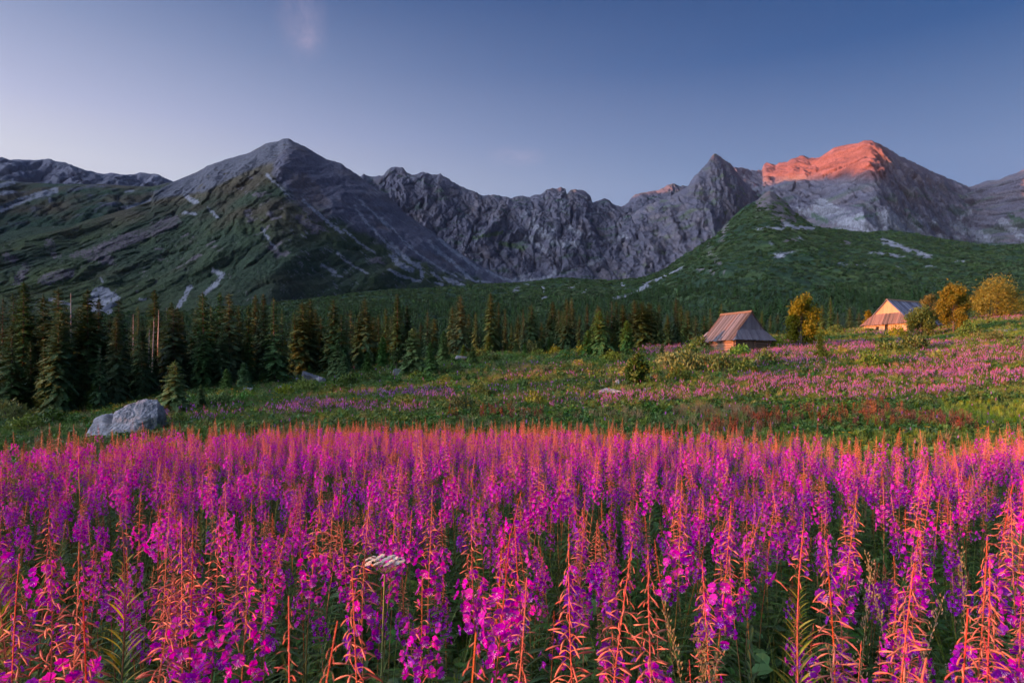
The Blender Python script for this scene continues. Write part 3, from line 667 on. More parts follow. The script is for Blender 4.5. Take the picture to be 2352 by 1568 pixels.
def fw_plan(seed, H=1.4, zb=.30, zf=.20, nb=46, nf=18, nl=44, budlen=.055, leafz=.98, leaflen=.12, gap=0.0, q=1.0, lel=(5, 40), bs=1.0):
    rg = random.Random(seed); bend = rg.uniform(-.05, .05); b2 = rg.uniform(-.05, .05)
    def P(z): t = z / H; return Vector((bend * t * t + .012 * math.sin(t * 7 + seed), b2 * t * t + .012 * math.cos(t * 6 + seed), z))
    pl = dict(H=H, P=P, stem=[P(H * i / 12) for i in range(13)], buds=[], blossoms=[], leaves=[])
    ga = 2.39996
    nb = int(nb * q); nf = int(nf * q); nl = int(nl * q)
    for i in range(nb):
        t = ((i + .5) / nb) ** .8; z = H - zb * t; az = i * ga + rg.uniform(-.3, .3)
        L = (.012 + (budlen - .012) * min(1, t * 1.5) ** .9) * rg.uniform(.8, 1.2)
        el = R(-72) * (1 - min(1, t * 1.9)) + R(rg.uniform(-22, 12)) * min(1, t * 2)
        pl['buds'].append((dirM(P(z), az, el + R(rg.gauss(6, 13)) * min(1, t * 2), L, rg.gauss(0, .8))))
    for i in range(nf):
        t = (i + .5) / nf; z = H - zb * .93 - zf * t; az = i * ga * 1.0 + rg.uniform(-.4, .4)
        s_ = rg.uniform(.95, 1.25) * bs; r = rg.uniform(.034, .052) * s_
        p = P(z) + Vector((math.cos(az), math.sin(az), 0)) * r
        pl['blossoms'].append(dirM(p, az + rg.uniform(-.5, .5), R(rg.uniform(-18, 30)), s_ * 1.08, rg.uniform(-.5, .5)))
    z0 = H - zb - zf * leafz - gap
    for i in range(nl):
        t = (i + .5) / nl; z = z0 - (z0 - .12) * t; az = i * ga * 1.31 + rg.uniform(-.4, .4)
        L = leaflen * (.55 + .6 * min(1, t * 4)) * (1 - .25 * t) * rg.uniform(.8, 1.2)
        pl['leaves'].append(dirM(P(z), az, R(rg.uniform(*lel)) * (1 - .7 * t), L, rg.uniform(-.4, .4)))
    return pl
def fw_stem_mb(pl, n=5, r=.0042):
    mb = MB(); pts = pl['stem']; k = len(pts) - 1
    mb.tube(pts, [r * (1 - .78 * (i / k) ** 1.3) for i in range(k + 1)], n, cap=False); return mb
PLANS = [
    ('coral', fw_plan(1, 1.40, .21, .14, 44, 20, 46, .032, bs=.82)),
    ('magenta', fw_plan(2, 1.36, .17, .15, 26, 24, 42, .027, bs=.82)),
    ('magenta', fw_plan(3, 1.32, .15, .16, 24, 26, 42, .026, bs=.82)),
    ('slender', fw_plan(4, 1.40, .20, .09, 30, 10, 44, .025, bs=.82)),
    ('coral', fw_plan(5, 1.38, .25, .15, 52, 20, 40, .036, bs=.84)),
    ('magenta', fw_plan(6, 1.26, .13, .14, 20, 22, 44, .024, bs=.82)),
    ('red', fw_plan(7, 1.45, .44, .12, 74, 10, 46, .055)),
    ('leafy', fw_plan(8, 1.28, .12, .04, 20, 2, 96, .028, .9, .078, 0, 1, (52, 74))),
    ('slender', fw_plan(9, 1.24, .17, .08, 26, 7, 42, .025, bs=.82)),
    ('magenta', fw_plan(10, 1.40, .17, .19, 26, 30, 40, .028, bs=.82)),
    ('coral', fw_plan(12, 1.40, .34, .22, 64, 24, 42, .050)),
    ('coral', fw_plan(13, 1.42, .29, .20, 52, 22, 46, .042)),
]
me_bud = Geo(); me_bud.put(BUD, Matrix.Identity(4)); me_bud = me_bud.mesh('bud', [M_bud], True)
me_leaf = Geo(); me_leaf.put(LEAF, Matrix.Identity(4)); g_leaf = me_leaf; me_leaf = g_leaf.mesh('leaf', [M_leaf]); me_leafy = g_leaf.mesh('young_leaf', [M_leafy])
me_bl = Geo(); me_bl.put(BLOSSOM, Matrix.Identity(4)); me_bl = me_bl.mesh('blossom', [M_petal, M_stamen, M_sepal, M_bud])
def fw_parts(kind, pl):
    """merged meshes for one plan: stem, bud cluster, blossom cluster, foliage"""
    out = []
    out.append(('stem', fw_stem_mb(pl).mesh('stem', [M_stem])))
    g = Geo(); [g.put(BUD, m) for m in pl['buds']]; out.append(('bud_cluster', g.mesh('buds', [M_bud])))
    if pl['blossoms']:
        g = Geo(); [g.put(BLOSSOM, m) for m in pl['blossoms']]; out.append(('blossom_cluster', g.mesh('blossoms', [M_petal, M_stamen, M_sepal, M_bud])))
    g = Geo(); [g.put(LEAF, m) for m in pl['leaves']]; out.append(('foliage', g.mesh('foliage', [M_leafy if kind == 'leafy' else M_leaf])))
    return out
FW_PARTS = [fw_parts(k, p) for k, p in PLANS]
def fw_whole(kind, pl, simple=False):
    g = Geo(); mats = [M_stem, M_bud, M_petal_far if simple else M_petal, M_stamen, M_sepal, M_leafy if kind == 'leafy' else M_leaf]
    g.mb(fw_stem_mb(pl, 3, .006 if simple else .0042), 0)
    def re(geo, mp): return [(v, f, mp[m]) for v, f, m in geo]
    for m in pl['buds']: g.put(re(BUD_S if simple else BUD, {0: 1}), m @ Matrix.Scale(1.5 if simple else 1, 4))
    for m in pl['blossoms']: g.put(re(BLOSSOM_S if simple else BLOSSOM, {0: 2, 1: 3, 2: 4, 3: 1}), m @ Matrix.Scale(1.15 if simple else 1, 4))
    for m in pl['leaves']: g.put(re(LEAF_S if simple else LEAF, {0: 5}), m @ Matrix.Scale(1.2 if simple else 1, 4))
    return g, mats

# ------------------------------------------------------------------ scatter: one object whose points carry copies of the collected shapes
def hidden_collection(name, meshes):
    c = bpy.data.collections.new(name)
    for i, me in enumerate(meshes):
        o = bpy.data.objects.new('%s_%02d' % (name, i), me); c.objects.link(o)
    return c
def scatter(name, pts, rot, scl, idx, coll, label=None, cat=None):
    n = len(pts)
    me = bpy.data.meshes.new(name); me.vertices.add(n); me.vertices.foreach_set('co', np.asarray(pts, np.float32).ravel())
    a = me.attributes.new('rot', 'FLOAT_VECTOR', 'POINT'); a.data.foreach_set('vector', np.asarray(rot, np.float32).ravel())
    a = me.attributes.new('scl', 'FLOAT', 'POINT'); a.data.foreach_set('value', np.asarray(scl, np.float32))
    a = me.attributes.new('idx', 'INT', 'POINT'); a.data.foreach_set('value', np.asarray(idx, np.int32))
    me.update(); o = link(name, me)
    ng = bpy.data.node_groups.new(name, 'GeometryNodeTree')
    ng.interface.new_socket('Geometry', in_out='INPUT', socket_type='NodeSocketGeometry'); ng.interface.new_socket('Geometry', in_out='OUTPUT', socket_type='NodeSocketGeometry')
    N = ng.nodes; gi = N.new('NodeGroupInput'); go = N.new('NodeGroupOutput'); ip = N.new('GeometryNodeInstanceOnPoints'); ci = N.new('GeometryNodeCollectionInfo')
    ci.inputs['Collection'].default_value = coll; ci.inputs['Separate Children'].default_value = True; ci.inputs['Reset Children'].default_value = True
    def na(nm, dt):
        a_ = N.new('GeometryNodeInputNamedAttribute'); a_.data_type = dt; a_.inputs['Name'].default_value = nm; return a_.outputs[0]
    L = ng.links
    L.new(gi.outputs[0], ip.inputs['Points']); L.new(ci.outputs[0], ip.inputs['Instance']); ip.inputs['Pick Instance'].default_value = True
    L.new(na('idx', 'INT'), ip.inputs['Instance Index']); L.new(na('rot', 'FLOAT_VECTOR'), ip.inputs['Rotation']); L.new(na('scl', 'FLOAT'), ip.inputs['Scale'])
    L.new(ip.outputs[0], go.inputs[0])
    md = o.modifiers.new('scatter', 'NODES'); md.node_group = ng
    o['kind'] = 'stuff'
    if label: o['label'] = label
    if cat: o['category'] = cat
    return o

# ------------------------------------------------------------------ the fireweed field in front
EDGE_U = [-400, 0, 200, 500, 800, 1200, 1500, 1800, 2000, 2120, 2250, 2352, 2700]
EDGE_D = [8.0, 9.7, 11.6, 15.2, 17.8, 17.0, 15.4, 12.0, 9.6, 9.0, 12.0, 13.2, 14.0]
rg = np.random.default_rng(7)
HERO = [  # tip column, tip row, kind index, lean (x), depth override
    (1300, 1230, 6, .00), (1450, 1250, 4, .16), (1478, 1262, 4, -.05), (718, 1425, 6, .13), (1000, 1368, 0, -.02), (1050, 1340, 7, .0), (836, 1308, 4, .02), (515, 1153, 4, .10),
    (416, 1175, 6, -.04), (455, 1195, 0, .0), (737, 1118, 0, .07), (1555, 1103, 0, .05), (1748, 1262, 0, .04), (1905, 1235, 4, .0), (2228, 1225, 0, .02), (2108, 1078, 4, .07),
    (1938, 1515, 0, .05), (2062, 1508, 4, .1), (2197, 1520, 0, .0), (128, 1210, 6, -.03), (180, 1250, 0, .0), (310, 1312, 4, .08), (345, 1325, 0, .10), (182, 1368, 4, .02), (92, 1130, 0, .0),
    (590, 1202, 0, .05), (1655, 1150, 0, .03), (1890, 1112, 0, .04), (2350, 1150, 0, .0), (1180, 1420, 0, .05), (700, 1392, 3, .0), (24, 1262, 0, .09), (1142, 1340, 3, .0), (1325, 1143, 0, .04), (1322, 1130, 0, .02),
    (2066, 1030, 0, .05), (1000, 1115, 0, .02), (840, 1148, 4, .0), (1102, 1142, 0, .03), (2218, 1410, 0, .05), (2085, 1296, 4, .03), (2290, 1290, 0, .0), (1620, 1262, 3, .03), (1520, 1260, 0, .02), (1950, 1118, 4, .06), (2310, 1108, 4, .08), (1825, 1205, 7, .0), (287, 1170, 7, .0), (22, 1155, 7, .0), (1055, 1420, 7, .0), (1132, 1212, 5, .02)]
pts = []
# candidates over the field, jittered grid
step = .182
gx, gy = np.meshgrid(np.arange(-17, 16, step), np.arange(1.15, 18.2, step))
gx = (gx + rg.uniform(-.5, .5, gx.shape) * step).ravel(); gy = (gy + rg.uniform(-.5, .5, gy.shape) * step).ravel()
uu = CX + F * gx / gy
de = np.interp(uu, EDGE_U, EDGE_D)
keep = (gy < de + .5 * fbm(gx / 1.2, gy / 1.2, 2, 4)) & (uu > CX - F * .75 - F * 5.0 / gy) & (uu < CX + F * .75 + F * 1.2 / gy)
dn = fbm(gx / 1.1, gy / 1.1, 3, 77)
keep &= (rg.random(len(gx)) < np.clip(np.interp(gy, [2, 6, 14], [.62, .80, 1.1]) + 1.2 * dn, .12, 1.0)) & (np.hypot(gx, gy) > 1.35)
gx, gy, dn = gx[keep], gy[keep], dn[keep]
hs = np.clip(rg.normal(0, .10, len(gx)) + np.interp(gy, [1.5, 4, 8, 18], [.84, .89, .94, .965]) + .10 * fbm(gx / 1.6, gy / 1.6, 2, 79), .68, 1.16)
ki = np.where(rg.random(len(gx)) < np.interp(gy, [6, 12], [0, .75]), rg.choice([0, 4, 3, 8, 6], len(gx)), rg.choice(10, len(gx), p=[.15, .13, .12, .13, .12, .12, .04, .035, .065, .09]))
FP = [dict(x=float(a), y=float(b), s=float(c), k=int(d), rz=float(rg.uniform(0, 6.28)), lx=float(rg.normal(0, .07)), ly=float(rg.normal(0, .06)), hero=False) for a, b, c, d in zip(gx, gy, hs, ki)]
for (u, yt, k, lean) in HERO:
    k = {0: 11, 4: 10}.get(k, k)
    d = 500 / (yt - 946) if yt > 1060 else 520 / (max(yt, 1020) - 940)
    d = min(d, 6.5)
    zt = (HY - yt) / F * d; H = PLANS[k][1]['H']
    lx = lean; x = px(u, d) - math.sin(lx) * H; g = gz(x, d)
    s = (zt - g) / (H * math.cos(lx))
    FP = [p for p in FP if math.hypot(p['x'] - x, p['y'] - d) > .12 and not (p['y'] < d and p['y'] > d - .35 and abs(p['x'] - x * p['y'] / d) < .05)]
    FP.append(dict(x=x, y=d, s=s, k=k, rz=float(rg.uniform(0, 6.28)), lx=lx, ly=0.0, hero=True, u=u, yt=yt))
# room for the white umbel
FP = [p for p in FP if not (abs(p['x'] - px(888, 2.6)) < .10 and 1.5 < p['y'] < 2.65 and not p['hero'])]
FX = np.array([p['x'] for p in FP]); FY = np.array([p['y'] for p in FP]); FZ = ground_z(FX, FY)
for p, z in zip(FP, FZ): p['z'] = float(z)
def visible(p):
    zt = p['z'] + PLANS[p['k']][1]['H'] * p['s']; u = CX + F * p['x'] / p['y']; yt = HY - F * zt / p['y']
    p['tu'] = u + F * math.sin(p['lx']) * 1.3 / p['y']; p['ty'] = yt
    return -20 < p['tu'] < 2372 and yt < 1560
cand = sorted([p for p in FP if visible(p)], key=lambda p: (0 if p['hero'] else 1, p['y']))
IND = cand[:300]; ids = set(id(p) for p in IND); REST = [p for p in FP if id(p) not in ids]
N_SEP = 60
def fw_label(p, i):
    k = PLANS[p['k']][0]
    look = {'coral': 'coral-budded fireweed', 'magenta': 'magenta-blossomed fireweed', 'slender': 'slender pale fireweed', 'red': 'red long-budded fireweed', 'leafy': 'leafy yellow-green fireweed'}[k]
    lean = ', leaning right' if p['lx'] > .06 else ', leaning left' if p['lx'] < -.06 else ''
    return look, lean
SEQ = {}
IND.sort(key=lambda p: p['tu'])
def lm(u, y):
    marks = [(888, 1290, 'the white umbel'), (1300, 1330, 'the tallest red spike'), (1465, 1300, 'the crossed coral pair'), (718, 1480, 'the blurred front spike'), (2085, 1310, 'the seeding grass'), (430, 1230, 'the twin red spikes')]
    b = min(marks, key=lambda m: math.hypot(u - m[0], (y - m[1]) * 1.2)); du, dy = u - b[0], y - b[1]
    if math.hypot(du, dy) < 22: return 'at ' + b[2]
    r = 'far ' if math.hypot(du, dy) > 380 else ''
    if abs(du) > abs(dy): return r + ('right of ' if du > 0 else 'left of ') + b[2]
    return r + ('in front of ' if dy > 0 else 'behind ') + b[2]
near_sorted = sorted(IND, key=lambda p: (not p['hero'], p['y']))
sep = set(id(p) for p in near_sorted[:N_SEP])
fw_root_label = {}
from collections import Counter
heroes = sorted([p for p in IND if p['hero']], key=lambda p: p['tu'])
ordw = ['first', 'second', 'third', 'fourth', 'fifth', 'sixth', 'seventh', 'eighth', 'ninth', 'tenth', 'eleventh', 'twelfth', 'thirteenth', 'fourteenth', 'fifteenth', 'sixteenth', 'seventeenth', 'eighteenth', 'nineteenth', 'twentieth']
def ordinal(n):
    if n < 20: return ordw[n]
    tens = {2: 'twenty', 3: 'thirty', 4: 'forty', 5: 'fifty', 6: 'sixty', 7: 'seventy', 8: 'eighty', 9: 'ninety'}; m = n + 1; t_, o_ = divmod(m, 10)
    if t_ >= 10: return '%dth' % m
    return (tens[t_] + '-' + ordw[o_ - 1]) if o_ else {'twenty': 'twentieth', 'thirty': 'thirtieth', 'forty': 'fortieth', 'fifty': 'fiftieth'}.get(tens[t_], tens[t_][:-1] + 'ieth')
hc = Counter()
for p in heroes:
    k = PLANS[p['k']][0]; n = hc[k]; hc[k] += 1; p['ord'] = n
def hero_label(p):
    k = PLANS[p['k']][0]
    look = {'coral': 'tall coral-budded fireweed', 'magenta': 'full-flowered magenta fireweed', 'slender': 'slender pale fireweed', 'red': 'tall red fireweed spike', 'leafy': 'yellow-green leafy young fireweed'}[k]
    n = p['ord']; tot = hc[k]
    pos_ = '%s from the left' % ordinal(n) if n <= tot / 2 else ('%s from the right' % ordinal(tot - 1 - n) if n < tot - 1 else 'rightmost of its kind')
    if n == 0: pos_ = 'leftmost of its kind'
    return '%s, %s, %s' % (look, pos_, lm(p['tu'], p['ty']))
base_l = {}
for p in near_sorted:
    look, lean = fw_label(p, 0)
    base_l[id(p)] = hero_label(p) if p['hero'] else look + lean + ', ' + lm(p['tu'], p['ty'])
cnt = Counter(base_l.values()); seen_ = Counter(); final_l = {}
for p in sorted(near_sorted, key=lambda p: p['tu']):
    b = base_l[id(p)]; n = seen_[b]; seen_[b] += 1
    if cnt[b] > 1: b += ', leftmost there' if n == 0 else ', rightmost there' if n == cnt[b] - 1 else ', %s there from left' % ordinal(n)
    final_l[id(p)] = b
for p in near_sorted:
    k = p['k']; kind, pl = PLANS[k]; lab = final_l[id(p)]
    r = empty('fireweed', (p['x'], p['y'], p['z']), lab, 'fireweed', 'fireweed plants at the front of the field')
    r.rotation_euler = Matrix.Rotation(p['lx'], 3, 'Y').to_4x4().to_euler(); r.rotation_euler = (Matrix.Rotation(p['lx'], 3, 'Y') @ Matrix.Rotation(p['ly'], 3, 'X') @ Matrix.Rotation(p['rz'], 3, 'Z')).to_euler()
    r.scale = (1, 1, 1); s = p['s']; r.scale = (s, s, s)
    if id(p) in sep:
        link('stem', FW_PARTS[k][0][1], r)
        for nm, me_, lst in (('bud', me_bud, pl['buds']), ('blossom', me_bl, pl['blossoms']), ('leaf', me_leafy if kind == 'leafy' else me_leaf, pl['leaves'])):
            for m in lst: link(nm, me_, r).matrix_local = m
    else:
        for nm, me_ in FW_PARTS[k]:
            o = link(nm, me_, r)
            if nm != 'stem': o['kind'] = 'stuff'
fw_meshes = []
for k, (kind, pl) in enumerate(PLANS):
    g, mats = fw_whole(kind, pl); fw_meshes.append(g.mesh('fireweed_%02d' % k, mats))
fw_coll = hidden_collection('fireweed_source', fw_meshes)
def pack(lst):
    P_ = [(p['x'], p['y'], p['z']) for p in lst]; R_2 = [(p['ly'], p['lx'], p['rz']) for p in lst]; return P_, R_2, [p['s'] for p in lst], [p['k'] for p in lst]
scatter('fireweed_field', *pack(REST), fw_coll, 'dense field of magenta fireweed with coral bud tips', 'fireweed field')

# ------------------------------------------------------------------ trees
def spruce_meshes(seed, H, W, dens=1.0, mat=None, dead=0.0, narrow=.85, sparse_low=0.0):
    """trunk and crown of a spruce: whorls of drooping boughs, each a spine with hanging side sprays"""
    rg = random.Random(seed); mb = MB()
    lean = rg.uniform(-.015, .015)
    P = lambda z: Vector((lean * z, .4 * lean * z, z))
    mb.tube([P(-.3), P(H * .3), P(H * .7), P(H)], [.013 * H + .03, .009 * H + .02, .004 * H + .01, .006], 6)
    trunk = mb.mesh('trunk', [M_bark])
    V = []; Fc = []
    z = H * .035; lv = 0
    while z < H * .985:
        t = z / H
        rad = (W / 2) * ((1 - t) ** (narrow * .78)) * 1.42 * (1 - .25 * max(0, .12 - t) / .12) * rg.uniform(.78, 1.14) + .05
        nb = max(6, int((13 - 5 * t) * dens)); a0 = rg.uniform(0, 6.28)
        for i in range(nb):
            if rg.random() < .07 + sparse_low * (1 - t): continue
            az = a0 + 6.283 * i / nb + rg.uniform(-.25, .25); L = rad * rg.uniform(.65, 1.18)
            up_ = .35 * (t - .45) + rg.uniform(-.10, .10); dr = (.30 + .28 * (1 - t)) * rg.uniform(.7, 1.3)
            ca, sa = math.cos(az), math.sin(az)
            n = max(3, min(8, int(L / .17))); zz = z + rg.uniform(-.5, .5) * .03 * H
            def S_(q): return (ca * L * q + lean * zz, sa * L * q, zz + L * (up_ * q * 1.6 - dr * q * q + .10 * q ** 4))
            for j in range(n + 1):
                q = (j + .35) / (n + .6); p = S_(q); p2 = S_(min(1, q + .22 + .1 / n))
                w = (.32 * L * (1 - q) ** .6 + .07) * rg.uniform(.6, 1.25); w = min(w, .42)
                for sg in (-1, 1):
                    k = len(V); fw = rg.uniform(.35, .9) * w; hang = rg.uniform(.15, .55) * w
                    tip = (p[0] + ca * fw - sa * sg * w, p[1] + sa * fw + ca * sg * w, p[2] - hang)
                    m_ = rg.uniform(.3, .5)
                    V.extend([p, (p[0] * (1 - m_) + tip[0] * m_ - ca * .05, p[1] * (1 - m_) + tip[1] * m_ - sa * .05, p[2] - hang * .5 - .07 * rg.random()), tip, (p2[0], p2[1], p2[2])])
                    Fc.append((k, k + 1, k + 2, k + 3))
            k = len(V); p = S_(.8); q_ = S_(1.1); V.extend([p, (q_[0] - sa * .05, q_[1] + ca * .05, q_[2]), (q_[0] + sa * .05, q_[1] - ca * .05, q_[2])]); Fc.append((k, k + 1, k + 2))
        z += H * (.023 + .006 * rg.random()) * (1.05 - .35 * t) / max(.8, dens); lv += 1
    for i in range(6):                                    # the leader
        a = i * 1.05; k = len(V); V.extend([(lean * H, 0, H * (.95 + .012 * (i % 3))), (lean * H + .09 * math.cos(a), .09 * math.sin(a), H * .955), (lean * H, 0, H * 1.012)]); Fc.append((k, k + 1, k + 2))
    crown = mesh_from('crown', V, Fc, [mat or M_needle])
    return trunk, crown
SPR = [spruce_meshes(201, 10, 3.0), spruce_meshes(202, 10, 2.4), spruce_meshes(203, 10, 3.5, .95), spruce_meshes(204, 10, 2.0, .9), spruce_meshes(205, 10, 2.9, .8, None, 0, .7), spruce_meshes(206, 10, 2.6, .75, None, 0, .9, .25)]
SPR_Y = [spruce_meshes(211, 4, 1.9, .9, M_needle2), spruce_meshes(212, 4, 2.2, .8, M_needle2), spruce_meshes(213, 4, 1.6, .9, M_needle2)]
def depth_at(u, y, dmin=19, dmax=135):
    """first depth behind the field at which the ground shows in row y of column u"""
    ds = np.arange(dmin, dmax, .5); xs = (u - CX) / F * ds; zz = ground_z(xs, ds); yy = HY - F * zz / ds
    k = np.argmax(yy <= y) if (yy <= y).any() else int(np.argmin(np.abs(yy - y)))
    return float(ds[k])
TREES = []     # (u, tip row, depth, width factor, mesh set, lit)
def T4(*l): return [(x / 3, 612.5 + y / 3) for x, y in l]
def T5(*l): return [(784 + x / 3, 612.5 + y / 3) for x, y in l]
def T6(*l): return [(1568 + x / 3, 612.5 + y / 3) for x, y in l]
front = T4((20,210),(95,170),(165,90),(305,180),(400,135),(450,260),(545,260),(600,230),(685,210),(752,320),(818,215),(950,260),(1070,150),(1185,235),(1255,300),(1340,280),(1395,165),(1460,260),(1520,165),(1580,170),(1650,265),(1710,260),(1760,185),(1820,180),(1895,200),(1950,290),(2030,300),(2085,230),(2130,205),(2170,285),(2210,330),(2295,215))
front += T5((0,320),(35,290),(65,285),(120,330),(165,210),(215,340),(255,320),(305,275),(345,330),(388,185),(455,255),(545,380),(590,290),(640,350),(765,265),(820,185),(875,320),(925,310),(960,400),(1030,175),(1085,240),(1130,285),(1170,380),(1215,325),(1255,290),(1315,255),(1330,370),(1380,380),(1430,350),(1460,235),(1500,285),(1525,295),(1585,205),(1640,330),(1695,250),(1740,340),(1780,270),(1830,300),(1865,235),(1895,230),(1937,250),(1985,320),(2025,225),(2080,230),(2120,240),(2190,255),(2250,330),(2305,210),(2345,260))
front += T6((30,290),(90,330),(150,330),(195,280),(260,250),(300,340),(340,330),(420,345),(480,330),(545,300),(600,330),(660,330),(960,260),(1020,210),(1070,310),(1150,275),(1215,310),(1260,330))
rt = np.random.default_rng(5)
for i, (u, y) in enumerate(front):
    u += 0.0
    if u < 330: d = rt.uniform(47, 57)
    elif u < 650: d = rt.uniform(56, 66)
    elif u < 800: d = rt.uniform(66, 78)
    elif u < 1560: d = rt.uniform(77, 92)
    else: d = rt.uniform(135, 165)
    wf = rt.uniform(.85, 1.15)
    if 1450 < u < 1500 and y < 705: wf = 1.35; d = 80
    TREES.append((u, y, d, wf, 'front'))
small = [(335,802,905),(402,826,960),(267,846,935),(645,812,879),(750,782,862),(710,839,884),(775,786,872),(951,749,866),(989,785,869),(1019,756,839),(1122,769,819),(1086,794,845),(1161,789,812),(1302,762,806),(879,771,852),(791,812,884),(1883,765,832),(1377,712,822),(1350,756,822),(1410,760,818),(828,800,858),(1185,780,808),(560,830,900),(460,880,950),(215,880,950),(1440,735,815),(690,860,890),(1003,830,868),(1240,775,806),(905,812,864),(1065,790,830),(1205,788,818),(845,806,866),(930,822,870),(1262,776,812),(1330,780,815),(605,850,890),(520,845,905),(1520,790,830),(1610,770,800),(700,800,868)]
for (u, y, wf) in [(1372, 700, 1.2), (1432, 706, 1.25), (1457, 687, 1.3), (1474, 692, 1.4), (1496, 697, 1.5), (1511, 714, 1.4), (1441, 722, 1.4), (1302, 684, 1.2), (1127, 671, 1.15), (1057, 676, 1.1), (913, 676, 1.15), (1395, 722, 1.3), (470, 668, 1.15), (205, 660, 1.1), (55, 648, 1.5)]: TREES.append((u, y, 79.0 if u > 800 else 56.0 if u > 300 else 49.0, wf, 'front'))
for (u, yt, yb) in small: TREES.append((u, yt, depth_at(u, yb), 1.0, 'small'))
k = 0
while k < 120:                                         # the trees standing behind the front row
    if k < 46: u = rt.uniform(-90, 520); y = rt.uniform(700, 840); d = rt.uniform(44, 54) if u < 330 else rt.uniform(52, 60); TREES.append((u, y, d, rt.uniform(.9, 1.2), 'back')); k += 1; continue
    u = rt.uniform(-60, 1600); lo = np.interp(u, [-60, 300, 700, 900, 1500, 1600], [700, 705, 725, 735, 735, 745])
    y = rt.uniform(lo + 14, lo + 85); d = np.interp(u, [-60, 300, 650, 900, 1600], [60, 66, 78, 108, 120]) + rt.uniform(-6, 32)
    TREES.append((u, y, d, rt.uniform(.85, 1.15), 'back')); k += 1
T_LAND = [(100, 'at the left edge of the forest'), (290, 'above the big grey boulder'), (360, 'by the bare dead trunks'), (560, 'on the left half of the forest edge'), (730, 'behind the slab rocks'), (930, 'behind the upright stone'), (1120, 'in the middle of the forest edge'), (1330, 'behind the grassy knoll'), (1480, 'by the pink knoll flowers'), (1590, 'left of the near hut'), (1720, 'behind the roof of the near hut'), (1850, 'by the golden bush'), (2100, 'left of the far hut')]
def tland(u): return min(T_LAND, key=lambda m: abs(m[0] - u))[1]
n_c = Counter(); tot = Counter()
TREES.sort(key=lambda t_: t_[0])
info = []
for (u, yt, d, wf, kd) in TREES:
    x = px(u, d); g = gz(x, d) - .1; zt = (HY - yt) / F * d; H = zt - g
    if kd == 'back': H = float(np.clip(H, 4.5, 12.5))
    if H < 1: H = 1.2
    info.append((u, x, d, g, H, wf, kd)); tot[(kd, tland(u), int(H * 2 > 21))] += 1
tree_list = []
for (u, x, d, g, H, wf, kd) in info:
    place = tland(u); tall = int(H * 2 > 21); key = (kd, place, tall); n = n_c[key]; n_c[key] += 1; m = tot[key]
    if kd == 'small':
        lab = ('%s small young light green spruce %s' % ('only' if m == 1 else ordinal(n), place)) if m > 1 else 'small young light green spruce ' + place
        if m > 1: lab = '%s, %s from left' % ('small young spruce ' + place, ordinal(n))
        tr, cr = SPR_Y[int(rt.integers(3))]; base = 4
        grp = 'young spruces in front of the forest'
    elif kd == 'front':
        look = 'tall spruce with orange top' if tall else 'narrow spruce with reddish top'
        lab = look + ' ' + place + (', %s from left' % ordinal(n) if m > 1 else '')
        tr, cr = SPR[int(rt.integers(6))]; base = 10; grp = 'spruces along the forest edge'
    else:
        lab = 'half hidden dark spruce ' + place + (', %s from left' % ordinal(n) if m > 1 else ''); tr, cr = SPR[int(rt.integers(6))]; base = 10; grp = 'spruces deeper in the forest'
    r = empty('spruce_tree', (x, d, g), lab, 'spruce', grp, float(rt.uniform(0, 6.28)))
    s = H / base / 1.01; r.scale = (s * wf, s * wf, s)
    link('trunk', tr, r); link('crown', cr, r)
# the forest carried on unseen left of the frame, added to shade the meadow
rl = np.random.default_rng(66); nL = 520
lx_ = rl.uniform(-190, -42, nL); ly_ = rl.uniform(2, 130, nL)
kl = (np.degrees(np.arctan2(-lx_, ly_)) > 39.5) & (ly_ > 6.5 + .27 * (lx_ + 60) + 3 * fbm(lx_ / 8, ly_ * 0, 2, 5)); lx_, ly_ = lx_[kl], ly_[kl]
side_coll = hidden_collection('spruce_source', [bpy_m for a_, bpy_m in SPR])
scatter('spruce_forest', np.stack([lx_, ly_, ground_z(lx_, ly_)], 1), np.stack([lx_ * 0, lx_ * 0, rl.uniform(0, 6.28, len(lx_))], 1), rl.uniform(.6, .92, len(lx_)), rl.integers(0, 6, len(lx_)), side_coll, 'unseen spruce forest added beyond the left edge to shade the meadow', 'forest')
# dead trunks
def dead_mesh(seed, H):
    rg = random.Random(seed); mb = MB(); P = lambda z: (.02 * z * math.sin(seed), .01 * z, z)
    mb.tube([P(-.3), P(H * .3), P(H * .7), P(H)], [.09, .075, .05, .012], 6)
    for i in range(34):
        z = H * rg.uniform(.15, .95); a = rg.uniform(0, 6.28); L = rg.uniform(.2, .9) * (1.1 - z / H); p = P(z)
        mb.tube([p, (p[0] + math.cos(a) * L, p[1] + math.sin(a) * L, z - .15 * L)], [.022, .006], 3)
    return mb.mesh('trunk', [M_dead])
for i, (u, yt, yb, d, lab) in enumerate([(166, 672, 740, 52, 'bare dead trunk rising above the left spruces'), (307, 722, 800, 55, 'bare pink lit dead trunk, leftmost of the cluster of dead trunks'), (341, 755, 810, 56, 'short bare dead trunk in the dead cluster'), (349, 732, 816, 57, 'bare dead trunk lit pink, middle of the dead cluster'), (361, 712, 800, 58, 'tallest bare dead trunk, right of the dead cluster'), (382, 706, 770, 62, 'reddish dead trunk right of the dead cluster')]):
    d = d + 1; x = px(u, d); g = gz(x, d); H = (HY - yt) / F * d - g
    tag(link('dead_tree', dead_mesh(300 + i, H), None, (x, d, g)), lab, 'dead tree', 'dead bare trunks in the forest')

